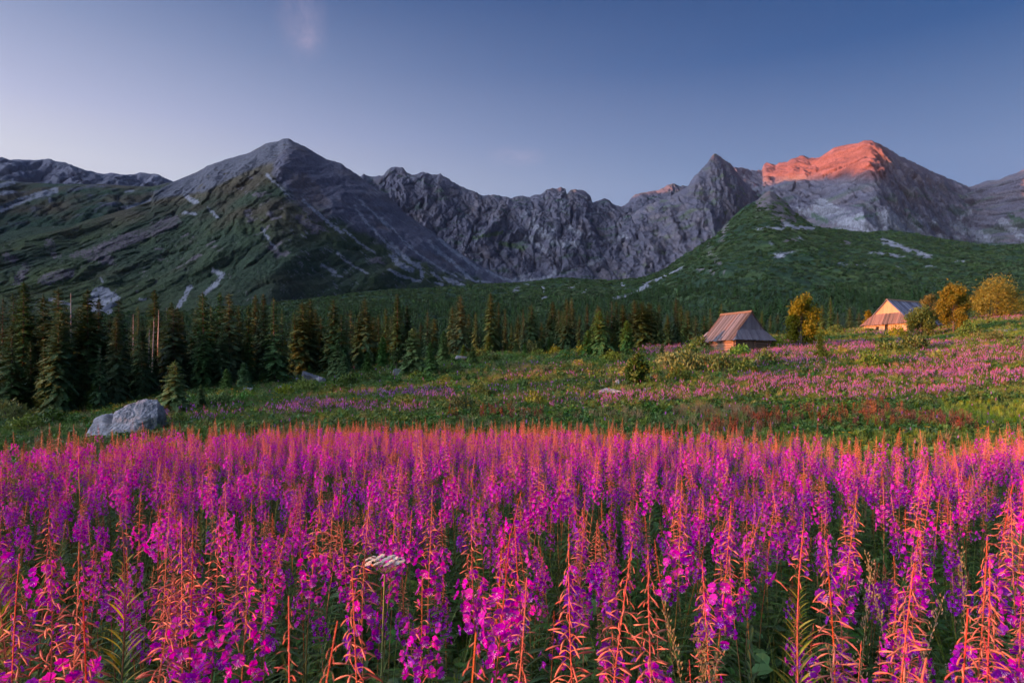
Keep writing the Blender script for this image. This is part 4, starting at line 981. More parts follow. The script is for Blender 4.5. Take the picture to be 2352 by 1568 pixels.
def broadleaf_meshes(seed, H, W, mat, nl=7000, leaf=.13, low=.15, lobes=9, trunk_r=.09, multi=1):
    rg = np.random.default_rng(seed); mb = MB()
    lob = []
    for i in range(lobes):
        t = (i + .5) / lobes; a = i * 2.4 + rg.uniform(-.4, .4); zc = H * (low + (1 - low) * (.12 + .78 * t)); rr = W / 2 * math.sin(math.pi * min(1, .18 + .72 * t)) * .62
        lob.append((math.cos(a) * rr, math.sin(a) * rr, zc, W * rg.uniform(.17, .27)))
    for j in range(multi):
        a = j * 2.1; ox, oy = .18 * math.cos(a) * (multi > 1), .18 * math.sin(a) * (multi > 1)
        mb.tube([(ox, oy, -.2), (ox * 1.5, oy * 1.5, H * .25), (ox * 2.2, oy * 2.2, H * .6), (ox * 2.5, oy * 2.5, H * .92)], [trunk_r, trunk_r * .8, trunk_r * .45, .01], 7)
    for (a, b, c, r_) in lob:
        z0 = c * .45; mb.tube([(0, 0, z0), (a * .5, b * .5, (z0 + c) * .55), (a, b, c)], [trunk_r * .5, trunk_r * .3, .012], 5)
    tr = mb.mesh('trunk', [M_bark])
    li = rg.integers(0, lobes, nl); L = np.array(lob)[li]
    dv = rg.normal(size=(nl, 3)); dv /= np.linalg.norm(dv, axis=1)[:, None]
    rad = L[:, 3:4] * (rg.random((nl, 1)) ** .45) * (1 + .35 * rg.normal(size=(nl, 1)) * .5); c = L[:, :3] + dv * rad * np.array([1, 1, 1.15])
    k_ = fbm(c[:, 0] * 2.2 / W * 3, c[:, 2] * 2.2 / W * 3 + c[:, 1], 3, seed) > -.22; c = c[k_]; n = len(c)
    a1 = rg.normal(size=(n, 3)); a1 /= np.linalg.norm(a1, axis=1)[:, None]; a2 = rg.normal(size=(n, 3)); a2 = np.cross(a1, a2); a2 /= np.linalg.norm(a2, axis=1)[:, None]
    s_ = leaf * rg.uniform(.6, 1.3, (n, 1))
    V = np.stack([c - a1 * s_, c + a2 * s_ * .5, c + a1 * s_, c - a2 * s_ * .5], 1).reshape(-1, 3); Fq = np.arange(n * 4).reshape(-1, 4)
    return tr, mesh_from('crown', V, Fq, [mat])
def broad(u, yt, yb, w, d, mat, label, seed, cat='tree', name='broadleaf_tree', **k):
    x = px(u, d); g = (HY - yb) / F * d if False else gz(x, d); zt = (HY - yt) / F * d; H = zt - g; W = w / F * d
    tr, cr = broadleaf_meshes(seed, H, W, mat, **k)
    r = empty(name, (x, d, g), label, cat, 'golden and green broadleaf trees'); link('trunk', tr, r); link('crown', cr, r)
broad(1841, 678, 790, 78, 74, M_gold, 'rounded golden bushy tree between the two huts', 401, multi=3, low=.02, nl=9000)
broad(2115, 710, 775, 70, 86, M_green, 'dark green small tree in front of the far hut roof', 402, low=.28, nl=7000)
broad(2190, 652, 785, 72, 84, M_gold, 'tall golden tree right of the far hut', 403, low=.18, nl=9000, lobes=12)
broad(2136, 672, 735, 46, 118, M_gold, 'smaller golden tree behind the roof of the far hut', 404, low=.1, nl=5000)
broad(2288, 648, 728, 112, 104, M_gold, 'wide golden tree furthest right above the pink bank', 405, low=.05, nl=12000, lobes=14, multi=3)
broad(1998, 712, 742, 34, 112, M_gold, 'small yellow bush at the left eave of the far hut', 406, low=.02, nl=2500, lobes=5, multi=2)
broad(1462, 812, 900, 50, depth_at(1462, 893), M_green, 'green multi-stemmed bush in the middle of the meadow', 407, low=.05, nl=5000, multi=3)
broad(911, 797, 872, 26, depth_at(911, 866), M_green, 'slim light green sapling by the upright stone', 408, low=.25, nl=2200, lobes=6, leaf=.09, trunk_r=.04)
broad(2340, 690, 735, 60, 112, M_green, 'green bush at the far right edge beside the golden tree', 409, low=.02, nl=4000, multi=2)
broad(1655, 742, 790, 30, 82, M_green, 'dark bush behind the left eave of the near hut', 410, low=.02, nl=2500, lobes=6, multi=2)

# ------------------------------------------------------------------ far forest on the lower slopes
def simple_spruce(seed):
    rg = random.Random(seed); V = []; Fc = []; z = .25
    while z < 7.9:
        r_ = 1.25 * (1 - z / 8) ** .9 + .08; n = 7
        for i in range(n):
            a = rg.uniform(0, 6.28); L = r_ * rg.uniform(.7, 1.15); w = .42 * L + .07; k = len(V)
            V.extend([(0, 0, z + .12 * L + .15), (math.cos(a) * L - math.sin(a) * w, math.sin(a) * L + math.cos(a) * w, z - .25 * L), (math.cos(a) * L * 1.15, math.sin(a) * L * 1.15, z - .42 * L), (math.cos(a) * L + math.sin(a) * w, math.sin(a) * L - math.cos(a) * w, z - .25 * L)]); Fc.append((k, k + 1, k + 2, k + 3))
        z += .42
    k = len(V); V.extend([(.05, 0, 7.4), (-.05, .03, 7.4), (0, 0, 8.3)]); Fc.append((k, k + 1, k + 2))
    return mesh_from('far_spruce', V, Fc, [M_needle])
dg = bpy.context.evaluated_depsgraph_get
hill = bpy.data.objects['green_hill']
hv = np.empty(len(hill.data.vertices) * 3, np.float32); hill.data.vertices.foreach_get('co', hv); hv = hv.reshape(-1, 3)
nuH, nvH = 820, 270
HG = hv[:nuH * nvH].reshape(nvH, nuH, 3).astype(float)
rf = np.random.default_rng(19)
def hill_points(n, rowmax, dens):
    i = rf.uniform(0, rowmax, n); j = rf.uniform(0, nuH - 1.01, n); i0 = i.astype(int); j0 = j.astype(int); fi = (i - i0)[:, None]; fj = (j - j0)[:, None]
    P = (HG[i0, j0] * (1 - fi) + HG[i0 + 1, j0] * fi) * (1 - fj) + (HG[i0, j0 + 1] * (1 - fi) + HG[i0 + 1, j0 + 1] * fi) * fj
    u, y = on_screen(P[:, 0], P[:, 1], P[:, 2]); w = dens(u, y, P)
    return P[rf.random(n) < w]
def dens_f(u, y, P):
    n = fbm(P[:, 0] / 60, P[:, 1] / 60, 3, 201)
    top = np.interp(u, [-400, 400, 800, 1100, 1400, 1520, 1700, 2000, 2352, 2800], [735, 720, 705, 690, 690, 650, 655, 668, 672, 665]) + 22 * n
    return sstep(-14, 22, y - top) * np.clip(.55 + 1.4 * n, .05, 1) * (P[:, 1] < 1000)
Pf = hill_points(26000, 150, dens_f)
gx2 = rf.uniform(-420, 520, 9000); gy2 = rf.uniform(165, 520, 9000); gz2 = ground_z(gx2, gy2); Pg = np.stack([gx2, gy2, gz2], 1)
ug, yg = on_screen(gx2, gy2, gz2); Pg = Pg[(np.abs(ug - CX) < 1350) & (rf.random(len(ug)) < np.clip(.55 + 1.2 * fbm(gx2 / 50, gy2 / 50, 3, 203), .1, 1))]
Pf = np.concatenate([Pf, Pg]); n = len(Pf)
far_coll = hidden_collection('far_spruce_source', [simple_spruce(500 + i) for i in range(4)])
z0 = np.zeros(n)
scatter('distant_spruce_forest', Pf - [0, 0, .3], np.stack([z0, z0, rf.uniform(0, 6.28, n)], 1), rf.uniform(.5, 1.25, n) * np.interp(Pf[:, 1], [160, 300, 900], [.95, 1.0, .9]), rf.integers(0, 4, n), far_coll, 'dark spruce forest covering the lower mountain slopes', 'forest')
# dwarf pine scrub on the hill
def scrub_mesh(seed, nl=110, w=1.0, h=.5, leaf=.16, mat=None):
    rg = np.random.default_rng(seed); dv = rg.normal(size=(nl, 3)); dv[:, 2] = np.abs(dv[:, 2]); dv /= np.linalg.norm(dv, axis=1)[:, None]
    c = dv * np.array([w, w, h]) * rg.uniform(.6, 1.05, (nl, 1)) * (1 + .3 * fbm(dv[:, 0] * 2 + seed, dv[:, 1] * 2, 2, seed))[:, None]
    a1 = rg.normal(size=(nl, 3)); a1[:, 2] = np.abs(a1[:, 2]) * .8 + .2; a1 /= np.linalg.norm(a1, axis=1)[:, None]; a2 = np.cross(a1, rg.normal(size=(nl, 3))); a2 /= np.linalg.norm(a2, axis=1)[:, None]
    s_ = leaf * rg.uniform(.6, 1.4, (nl, 1))
    V = np.stack([c - a1 * s_ * .6, c + a2 * s_ * .5, c + a1 * s_, c - a2 * s_ * .5], 1).reshape(-1, 3)
    return mesh_from('scrub', V, np.arange(nl * 4).reshape(-1, 4), [mat or M_shrub])
t = NT('dwarf_pine'); M_dwarf = t.out(hsv_var(t, (.070, .108, .040), .025, .15, .4), .8, None, .1, .1)
sc_coll = hidden_collection('dwarf_pine_source', [scrub_mesh(520 + i, 70, 1.0, .55, .34, M_dwarf) for i in range(4)])
def dens_s(u, y, P):
    n = fbm(P[:, 0] / 45, P[:, 1] / 30, 4, 211); st = np.maximum(strokes(u, y, scrH, 155, 6), .8 * strokes(u, y, rkH, 151, 9)); st = np.maximum(st, sstep(50, 20, y - np.interp(u, np.array(crestH)[:, 0], np.array(crestH)[:, 1])) * (u > 1738) * (u < 1826) * .85)
    return np.clip(.5 + 1.3 * n, .0, 1) * (1 - st)
Ps = hill_points(52000, 262, dens_s); n = len(Ps); z0 = np.zeros(n)
scatter('dwarf_pine_scrub', Ps - [0, 0, .4], np.stack([z0, z0, rf.uniform(0, 6.28, n)], 1), rf.uniform(1.4, 3.6, n) * np.interp(Ps[:, 1], [430, 1300], [.8, 1.35]), rf.integers(0, 4, n), sc_coll, 'dark green dwarf pine scrub covering the hill', 'scrub')

# ------------------------------------------------------------------ rocks
def rock_mat():
    t = NT('granite'); p = t.obj(); n = t.noise(2.2, 6, .65, p); n2 = t.noise(9, 4, .6, p); n3_ = t.noise(.9, 3, .5, p)
    c = t.ramp(n, [(.3, (.15, .145, .15)), (.5, (.32, .31, .32)), (.7, (.48, .46, .46))]); c = t.mix(t.math('MULTIPLY_ADD', n2, 2.5, -1.3, clamp=True), c, (.10, .10, .085))
    c = t.mix(t.math('MULTIPLY_ADD', n3_, 3.5, -2.0, clamp=True), c, (.085, .095, .045))
    return t.out(c, .9, t.bump(t.noise(6, 8, .7, p), .8, .06), .2)
M_rock = rock_mat()
def rock_mesh(seed, sub=3, sx=1, sy=1, sz=1, npts=13, flat=True):
    """an angular boulder: the hull of a few points, its faces broken up by fractures and roughness"""
    import bmesh
    rg_ = np.random.default_rng(seed); bm = bmesh.new()
    for i in range(npts):
        p = rg_.normal(size=3); p[2] = abs(p[2]) * (1 if i % 3 else -.5); p /= np.linalg.norm(p); p *= rg_.uniform(.82, 1.12); bm.verts.new(p)
    r_ = bmesh.ops.convex_hull(bm, input=bm.verts); bmesh.ops.delete(bm, geom=[g for g in set(r_['geom_interior'] + r_['geom_unused']) if isinstance(g, bmesh.types.BMVert)], context='VERTS')
    for k in range(sub): bmesh.ops.subdivide_edges(bm, edges=bm.edges, cuts=1, use_grid_fill=True, smooth=.0)
    bmesh.ops.triangulate(bm, faces=bm.faces)
    v = np.array([x.co[:] for x in bm.verts])
    nrm = v / np.linalg.norm(v, axis=1)[:, None]
    v = v + nrm * (.14 * (ridged(v[:, 0] * 1.8 + seed, v[:, 1] * 1.8 + v[:, 2] * 2.4, 5, seed, .6) - .5) + .06 * fbm(v[:, 0] * 7, v[:, 2] * 7 + v[:, 1] * 3, 3, seed + 3))[:, None]
    v *= np.array([sx, sy, sz])
    for b, c in zip(bm.verts, v): b.co = c
    bmesh.ops.recalc_face_normals(bm, faces=bm.faces)
    me = bpy.data.meshes.new('boulder'); bm.to_mesh(me); bm.free(); me.materials.append(M_rock)
    return me
def big_boulder(W, H):
    import bmesh
    bm = bmesh.new()
    for (x, y, z) in [(-.50, -.05, -.25), (-.50, .1, -.05), (-.36, -.22, -.3), (-.30, -.12, .30), (-.12, .02, .52), (-.28, .2, .2), (.02, -.2, .50), (-.02, -.34, -.3), (.12, -.10, .72), (.30, -.04, .86), (.44, .0, .84), (.50, -.14, .40), (.49, .12, .5), (.34, -.30, .18), (.50, -.18, -.3), (.42, .3, -.3), (-.3, .34, -.3), (.15, .26, .62), (.22, -.33, -.25)]: bm.verts.new((x * W * 1.04, y * W, z * H))
    r_ = bmesh.ops.convex_hull(bm, input=bm.verts); bmesh.ops.delete(bm, geom=[g for g in set(r_['geom_interior'] + r_['geom_unused']) if isinstance(g, bmesh.types.BMVert)], context='VERTS')
    for k in range(5): bmesh.ops.subdivide_edges(bm, edges=bm.edges, cuts=1, use_grid_fill=True)
    bmesh.ops.triangulate(bm, faces=bm.faces); v = np.array([x.co[:] for x in bm.verts]); c = np.array([0, 0, -.1 * H]); nr = (v - c) / np.linalg.norm(v - c, axis=1)[:, None]
    dsp = .10 * crags(v[:, 0] * 1.6 + v[:, 1], v[:, 2] * 2.2 + v[:, 1] * .7, 5) + .10 * (ridged(v[:, 0] * 1.5 - v[:, 2] * 1.1, v[:, 1] * 1.5 + v[:, 2], 5, 3, .6) - .5) + .03 * fbm(v[:, 0] * 9, v[:, 2] * 9 + v[:, 1] * 4, 3, 8)
    dsp -= .32 * np.exp(-((v[:, 0] + .10 * W) / .16) ** 2) * (v[:, 2] > .2 * H)      # the notch between its two shoulders
    v = v + nr * dsp[:, None]
    for b, q in zip(bm.verts, v): b.co = q
    bmesh.ops.recalc_face_normals(bm, faces=bm.faces); me = bpy.data.meshes.new('boulder'); bm.to_mesh(me); bm.free(); me.materials.append(M_rock); return me
ROCKS = [  # u, base row, width px, height px, sink, label
    (284, 1004, 170, 80, 'large angular grey boulder rising to the right beside the flower field'),
    (716, 888, 58, 34, 'pointed grey rock behind the small spruce left of centre'), (736, 888, 26, 20, 'low rock at the right foot of the pointed grey rock'), (686, 884, 26, 14, 'flat rock at the left foot of the pointed grey rock'),
    (507, 899, 26, 13, 'small flat rock nearest the forest shade on the left'), (569, 910, 26, 18, 'small rounded bluish rock among bushes, leftmost of the stone group'), (590, 909, 18, 11, 'little grey rock right beside the rounded bluish rock'),
    (549, 913, 28, 10, 'low pale slab in front of the rounded bluish rock'), (612, 896, 17, 11, 'small grey rock in the middle of the stone group'), (646, 903, 20, 13, 'small grey rock, rightmost of the stone group'), (582, 894, 18, 9, 'small dark rock behind the stone group'), (597, 898, 22, 9, 'low rock touching the stone group from behind'),
    (913, 870, 28, 24, 'squarish upright boulder behind a sapling'), (1058, 834, 28, 15, 'grey rock at the forest edge near the knoll'), (1036, 840, 18, 8, 'low rock left of the grey rock at the knoll'),
    (1187, 862, 26, 9, 'low grey rock in the middle meadow'), (1395, 918, 54, 22, 'wedge shaped grey rock among purple flowers'), (1421, 893, 25, 18, 'tilted grey rock above the wedge shaped rock'), (1484, 910, 28, 15, 'rounded grey rock right of the wedge shaped rock'),
    (1236, 846, 16, 7, 'tiny grey rock below the knoll crest'), (827, 909, 14, 8, 'tiny grey rock at the left meadow'), (1156, 816, 12, 5, 'tiny pale rock on the knoll crest'), (715, 908, 12, 6, 'tiny rock below the pointed grey rock'), (187, 1002, 22, 6, 'small flat rock left of the large sloping boulder')]
for i, (u, yb, w, h, lab) in enumerate(ROCKS):
    d = depth_at(u, yb - 3) if i > 0 else 31.5
    W = w / F * d; Hh = h / F * d; zb = (HY - yb) / F * d; x = px(u, d)
    g = gz(x, d) if i > 0 else max(gz(x, d), zb)
    me = rock_mesh(600 + i, 4 if w > 50 else 3, W * .60, W * .42, Hh * .86, 12) if i else big_boulder(W, Hh)
    o = tag(link('boulder', me, None, (x, d, g + Hh * .22)), lab, 'boulder', 'boulders in the meadow'); o.rotation_euler = (0, R(random.Random(i).uniform(-12, 12)), random.Random(i + 50).uniform(-.6, .6)) if i else (0, 0, 0)

# stones of the path at the right edge
stones = []
rs = np.random.default_rng(33)
smesh = [rock_mesh(640 + i, 1, 1, .8, .45, 9) for i in range(5)]
rock_coll = hidden_collection('stone_source', smesh)
n = 620; us = rs.uniform(2265, 2420, n); ys = np.interp(us, [2265, 2420], [764, 738]) + rs.uniform(-1, 1, n) * np.interp(us, [2265, 2420], [4, 13])
ds = np.array([depth_at(a, b, 60, 118) for a, b in zip(us, ys)]) + rs.uniform(-.5, .5, n); xs = (us - CX) / F * ds; zs = ground_z(xs, ds)
scatter('path_stones', np.stack([xs, ds, zs + .02], 1), rs.uniform(-.25, .25, (n, 3)) + np.array([0, 0, 1]) * rs.uniform(0, 6, (n, 1)), rs.uniform(.10, .38, n), rs.integers(0, 5, n), rock_coll, 'loose pale stones of the path at the right edge', 'stones')

# ------------------------------------------------------------------ huts
def wood_mat(name, cols, spread=1.0):
    t = NT(name); p = t.obj(); v = t.map(p, (14, 14, 1.6)); g = t.noise(1, 5, .7, v)
    w = t.n('ShaderNodeTexWhiteNoise', noise_dimensions='1D'); t.set(w.inputs['W'], t.rnd())
    c = t.ramp(w.outputs['Value'], [(i / (len(cols) - 1), k) for i, k in enumerate(cols)])
    c = t.mix(t.math('MULTIPLY_ADD', g, .9, -.15, clamp=True), c, t.mix(1.0, c, (.45, .42, .42), 'MULTIPLY')); return t.out(c, .85, t.bump(g, .5, .02), .2)
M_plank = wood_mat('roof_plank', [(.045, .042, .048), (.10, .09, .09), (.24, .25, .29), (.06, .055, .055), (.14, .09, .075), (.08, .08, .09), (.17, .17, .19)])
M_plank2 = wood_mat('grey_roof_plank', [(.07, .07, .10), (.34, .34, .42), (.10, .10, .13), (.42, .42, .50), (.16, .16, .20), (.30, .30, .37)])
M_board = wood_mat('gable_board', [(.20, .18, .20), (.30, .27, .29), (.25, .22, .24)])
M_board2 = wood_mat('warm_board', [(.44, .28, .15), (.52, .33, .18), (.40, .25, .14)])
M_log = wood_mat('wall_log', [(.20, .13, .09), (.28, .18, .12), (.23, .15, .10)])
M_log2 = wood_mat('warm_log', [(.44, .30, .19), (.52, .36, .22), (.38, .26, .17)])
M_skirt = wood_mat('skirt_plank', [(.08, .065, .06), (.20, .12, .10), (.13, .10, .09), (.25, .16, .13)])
t = NT('dark_inside'); M_dark = t.out((.02, .017, .015), .95)
t = NT('chink'); M_chink = t.out((.06, .045, .035), .95)
def build_hut(name, corner, ridge_dir, L, Wd, Lr, ze, zg, zr, base_z, label, mats, door, door_side, nplank):
    """corner: the near corner of the eaves. local x along the ridge (away from the gable end), y across; gable end with skirt roof at x=0"""
    rx, ry = ridge_dir; ang_ = math.atan2(ry, rx)
    r = empty(name, (corner[0], corner[1], base_z), label, 'hut', 'wooden shepherd huts', ang_)
    MP, MS, MG, ML = mats; rgh = random.Random(len(name) + int(L * 10))
    sgn = door_side                                      # +1: the roof plan extends to +y from the corner, -1 to -y
    x0 = (L - Lr) / 2; x1 = L - x0; yc = Wd / 2
    S_ = lambda x, y, z: (x, y * sgn, z)
    def roofz(y): return ze + (zr - ze) * (1 - abs(y - yc) / yc)
    yg = yc * (zr - zg) / (zr - ze)                       # half width of the gable triangle at its foot
    def plank(nm, q, th, mat, lift=0.0):
        if sgn < 0: q = [q[1], q[0], q[3], q[2]]
        mb = MB(); mb.slab(q, th, 0); me_ = mb.mesh(nm, [mat]); ctr = Vector(np.mean([Vector(a) for a in q], axis=0)); me_.transform(Matrix.Translation(-ctr)); link(nm, me_, r, ctr + Vector((0, 0, lift)))
    # main slopes
    for side_ in (0, 1):
        for i in range(nplank):
            xa = L * i / nplank + .012; xb = L * (i + 1) / nplank - .012; xm = (xa + xb) / 2
            def top(x):
                if x < x0: t_ = x / x0
                elif x > x1: t_ = (L - x) / x0
                else: t_ = None
                if t_ is None: return 1.0
                return t_ * (zg - ze) / (zr - ze)
            ta, tb = top(xa), top(xb)
            if (xa < x0) != (xb < x0) or (xb > x1) != (xa > x1):
                if xm < x0 or xm > x1: ta = min(ta, (zg - ze) / (zr - ze)); tb = min(tb, (zg - ze) / (zr - ze))
                else: ta = tb = 1.0
            lf = .035 * (i % 2) + rgh.uniform(0, .02); ex = rgh.uniform(0, .12)
            def pt(x, t_):
                t2 = t_ if t_ > 0 else -ex / 3
                y = yc * t2; z = ze + (zr - ze) * t2 + lf
                if side_: y = Wd - y
                return S_(x, y, z)
            q = [pt(xa, 0), pt(xb, 0), pt(xb, tb), pt(xa, ta)]
            if side_: q = [q[1], q[0], q[3], q[2]]
            plank('roof_plank', q, .035, MP)
    # skirts at both ends
    for end in (0, 1):
        n = nplank
        for i in range(n):
            ya = Wd * i / n + .012; yb = Wd * (i + 1) / n - .012
            def dep(y):
                dd = min(y, Wd - y) / (yc - yg); return min(1, dd)
            da, db = dep(ya), dep(yb); lf = .03 * (i % 2) + rgh.uniform(0, .02); ex = rgh.uniform(0, .10)
            def pt(y, t_):
                x = x0 * t_ if t_ > 0 else -ex; z = ze + (zg - ze) * max(t_, 0) - (.0 if t_ > 0 else ex * .5) + lf
                if end: x = L - x
                return S_(x, y, z)
            q = [pt(yb, 0), pt(ya, 0), pt(ya, da), pt(yb, db)]
            if end: q = [q[1], q[0], q[3], q[2]]
            plank('skirt_plank', q, .03, MS)
        xg = x0 + .10 if end == 0 else x1 - .10
        nb = 14
        for i in range(nb):
            ya = yc - yg + 2 * yg * i / nb + .008; yb = yc - yg + 2 * yg * (i + 1) / nb - .008
            za, zb_ = roofz(ya) - .07, roofz(yb) - .07
            if ya < yc < yb: za = zb_ = max(za, zb_)
            lo_ = zg - .12
            if max(za, zb_) - lo_ < .08: continue
            xo = xg + (.012 * (i % 2)) * (-1 if end == 0 else 1)
            q = [S_(xo, yb, lo_), S_(xo, ya, lo_), S_(xo, ya, max(za, lo_ + .01)), S_(xo, yb, max(zb_, lo_ + .01))]
            if end: q = [q[1], q[0], q[3], q[2]]
            plank('gable_board', q, .025, MG)
        for sd in (0, 1):                                 # barge boards
            ya = yc - yg if sd == 0 else yc + yg; xo = x0 - .05 if end == 0 else x1 + .05
            mb = MB(); mb.tube([S_(xo, ya, roofz(ya) - .05), S_(xo, yc, zr - .05)], .05, 4); link('barge_board', mb.mesh('barge_board', [M_bark]), r)
    # ridge: short upright boards nodding over the ridge
    mb = MB()
    for sd in (-1, 1): mb.slab([S_(x0 - .12, yc + sd * .22, zr - .12), S_(x1 + .12, yc + sd * .22, zr - .12), S_(x1 + .12, yc - .0, zr + .09), S_(x0 - .12, yc - .0, zr + .09)][::sd * sgn], .03)
    link('ridge_board', mb.mesh('ridge_board', [ML]), r)
    # log walls
    ov = .55; wx0, wx1, wy0, wy1 = ov, L - ov, ov, Wd - ov
    hlog = .26; nlog = int((ze + .12) / hlog) + 1
    def log(nm, a, b, rad, mat):
        mb = MB(); a = Vector(a); b = Vector(b); jit = rgh.uniform(.93, 1.05)
        dv = (b - a).normalized(); sd = Vector((0, 0, 1)).cross(dv)
        ring = [(-.62, -.9), (.62, -.9), (.85, -.5), (.85, .5), (.62, .9), (-.62, .9), (-.85, .5), (-.85, -.5)]
        vs_ = []
        for p in (a, b):
            for (h_, k_) in ring: vs_.append(tuple(p + sd * (h_ * rad * .8) + Vector((0, 0, k_ * rad * jit))))
        mb.add(vs_, [tuple(range(7, -1, -1)), tuple(range(8, 16))] + [(i, (i + 1) % 8, 8 + (i + 1) % 8, 8 + i) for i in range(8)])
        me_ = mb.mesh(nm, [mat]); ctr = (a + b) / 2; me_.transform(Matrix.Translation(-ctr)); link(nm, me_, r, ctr)
    walls = [((wx0, wy0), (wx0, wy1), 'gable'), ((wx0, wy0), (wx1, wy0), 'long'), ((wx1, wy0), (wx1, wy1), 'end'), ((wx0, wy1), (wx1, wy1), 'back')]
    for (a, b, kd) in walls:
        for j in range(nlog):
            z = .05 + hlog * j + (.5 * hlog if kd in ('long', 'back') else 0); av = Vector((a[0], a[1] * sgn, z)); bv = Vector((b[0], b[1] * sgn, z)); dv = (bv - av).normalized(); ex = .22
            if z > ze + .2: continue
            segs = [(0.0, (bv - av).length)]
            for (k0, k1, zl, zh) in (door.get(kd, [])):
                ns = []
                for (s0, s1) in segs:
                    if zl < z < zh and s0 < k0 and s1 > k1: ns += [(s0, k0), (k1, s1)]
                    else: ns.append((s0, s1))
                segs = ns
            for si, (s0, s1) in enumerate(segs):
                e0 = ex if s0 == 0 else 0; e1 = ex if abs(s1 - (bv - av).length) < 1e-6 else 0
                log('wall_log', av + dv * (s0 - e0), av + dv * (s1 + e1), hlog / 2 * 1.0, ML)
    mb = MB(); i_ = .13; A = [(wx0 + i_, wy0 + i_), (wx1 - i_, wy0 + i_), (wx1 - i_, wy1 - i_), (wx0 + i_, wy1 - i_)]; vs_ = [S_(a, b, -.2) for a, b in A] + [S_(a, b, ze + .15) for a, b in A]
    mb.add(vs_, [(0, 1, 5, 4), (1, 2, 6, 5), (2, 3, 7, 6), (3, 0, 4, 7), (0, 3, 2, 1), (4, 5, 6, 7)]); link('inner_wall', mb.mesh('inner_wall', [M_chink]), r)
    return r, S_, wx0, wy0
def boxm(nm, p0, p1, mat, par):
    mb = MB(); (a, b, c), (d, e, f) = p0, p1
    mb.add([(a, b, c), (d, b, c), (d, e, c), (a, e, c), (a, b, f), (d, b, f), (d, e, f), (a, e, f)], [(0, 3, 2, 1), (4, 5, 6, 7), (0, 1, 5, 4), (1, 2, 6, 5), (2, 3, 7, 6), (3, 0, 4, 7)])
    return link(nm, mb.mesh(nm, [mat]), par)
# hut 1: near corner of the eaves in column 1687; the long lit side runs off to the left, the dark gable side to the right
d1 = 70.0; c1x = px(1687, d1)
gbase = gz(c1x, d1 + 2.5) - .35
ze1 = (HY - 779.5) / F * d1 - gbase; k1 = d1 / F
a45 = R(63.5)
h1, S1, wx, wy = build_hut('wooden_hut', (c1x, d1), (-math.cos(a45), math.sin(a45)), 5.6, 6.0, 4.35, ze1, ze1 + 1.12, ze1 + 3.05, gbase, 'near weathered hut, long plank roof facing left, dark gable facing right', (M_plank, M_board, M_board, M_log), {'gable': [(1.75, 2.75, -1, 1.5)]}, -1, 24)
# the gable wall lies at x = wx; y measured from the corner is mirrored
for i in range(4): boxm('door_plank', (wx - .04 - .01 * (i % 2), -(wy + 1.78 + .24 * i), -.05), (wx + .02, -(wy + 1.78 + .24 * i + .225), 1.45), M_log, h1)
boxm('door_post', (wx - .08, -(wy + 1.64), -.05), (wx + .06, -(wy + 1.76), 1.55), M_board2, h1); boxm('door_post', (wx - .08, -(wy + 2.76), -.05), (wx + .06, -(wy + 2.90), 1.55), M_board2, h1)
boxm('doorstep', (wx - 1.0, -(wy + 1.2), -.18), (wx - .1, -(wy + 4.6), -.04), M_board, h1)
boxm('eave_brace', (4.9, -.2, -.1), (5.9, .35, .55), M_board, h1).rotation_euler = (0, 0, .2)
# hut 2: lit gable side towards the camera and left, grey slope to the right
d2 = 98.0; c2x = px(2088, d2)
gb2 = gz(c2x - 2, d2 + 2) - .05; ze2 = (HY - 741) / F * d2 - gb2
b30 = R(28.7)
door2 = {'gable': [(1.25 + 3.05, 1.75 + 3.05, .42, .95), (2.55 + .0, 3.35, -1, 1.5)]}
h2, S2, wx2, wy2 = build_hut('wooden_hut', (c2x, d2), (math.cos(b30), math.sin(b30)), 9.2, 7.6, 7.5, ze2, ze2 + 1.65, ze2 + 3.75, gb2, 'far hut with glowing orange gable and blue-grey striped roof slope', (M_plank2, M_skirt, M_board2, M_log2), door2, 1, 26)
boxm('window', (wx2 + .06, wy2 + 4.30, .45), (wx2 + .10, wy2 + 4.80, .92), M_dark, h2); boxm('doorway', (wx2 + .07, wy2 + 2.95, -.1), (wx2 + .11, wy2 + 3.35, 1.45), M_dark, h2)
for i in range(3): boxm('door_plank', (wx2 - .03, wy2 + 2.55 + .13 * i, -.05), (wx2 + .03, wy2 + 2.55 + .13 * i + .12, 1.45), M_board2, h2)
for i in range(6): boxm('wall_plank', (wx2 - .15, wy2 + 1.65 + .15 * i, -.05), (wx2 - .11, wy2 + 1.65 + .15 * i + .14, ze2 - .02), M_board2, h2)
boxm('door_post', (wx2 - .14, wy2 + 3.36, -.05), (wx2 - .02, wy2 + 3.50, 1.5), M_board2, h2)
HUTS = [(c1x + 1.4, d1 + 3.8, 3.3), (c2x + 2.2, d2 + 5.5, 4.6), (c1x + .2, d1 - .6, 2.6), (c1x + 2.6, d1 + .4, 2.2), (c1x - 1.8, d1 + .8, 1.6), (c2x - 2.5, d2 + .8, 3.4)]

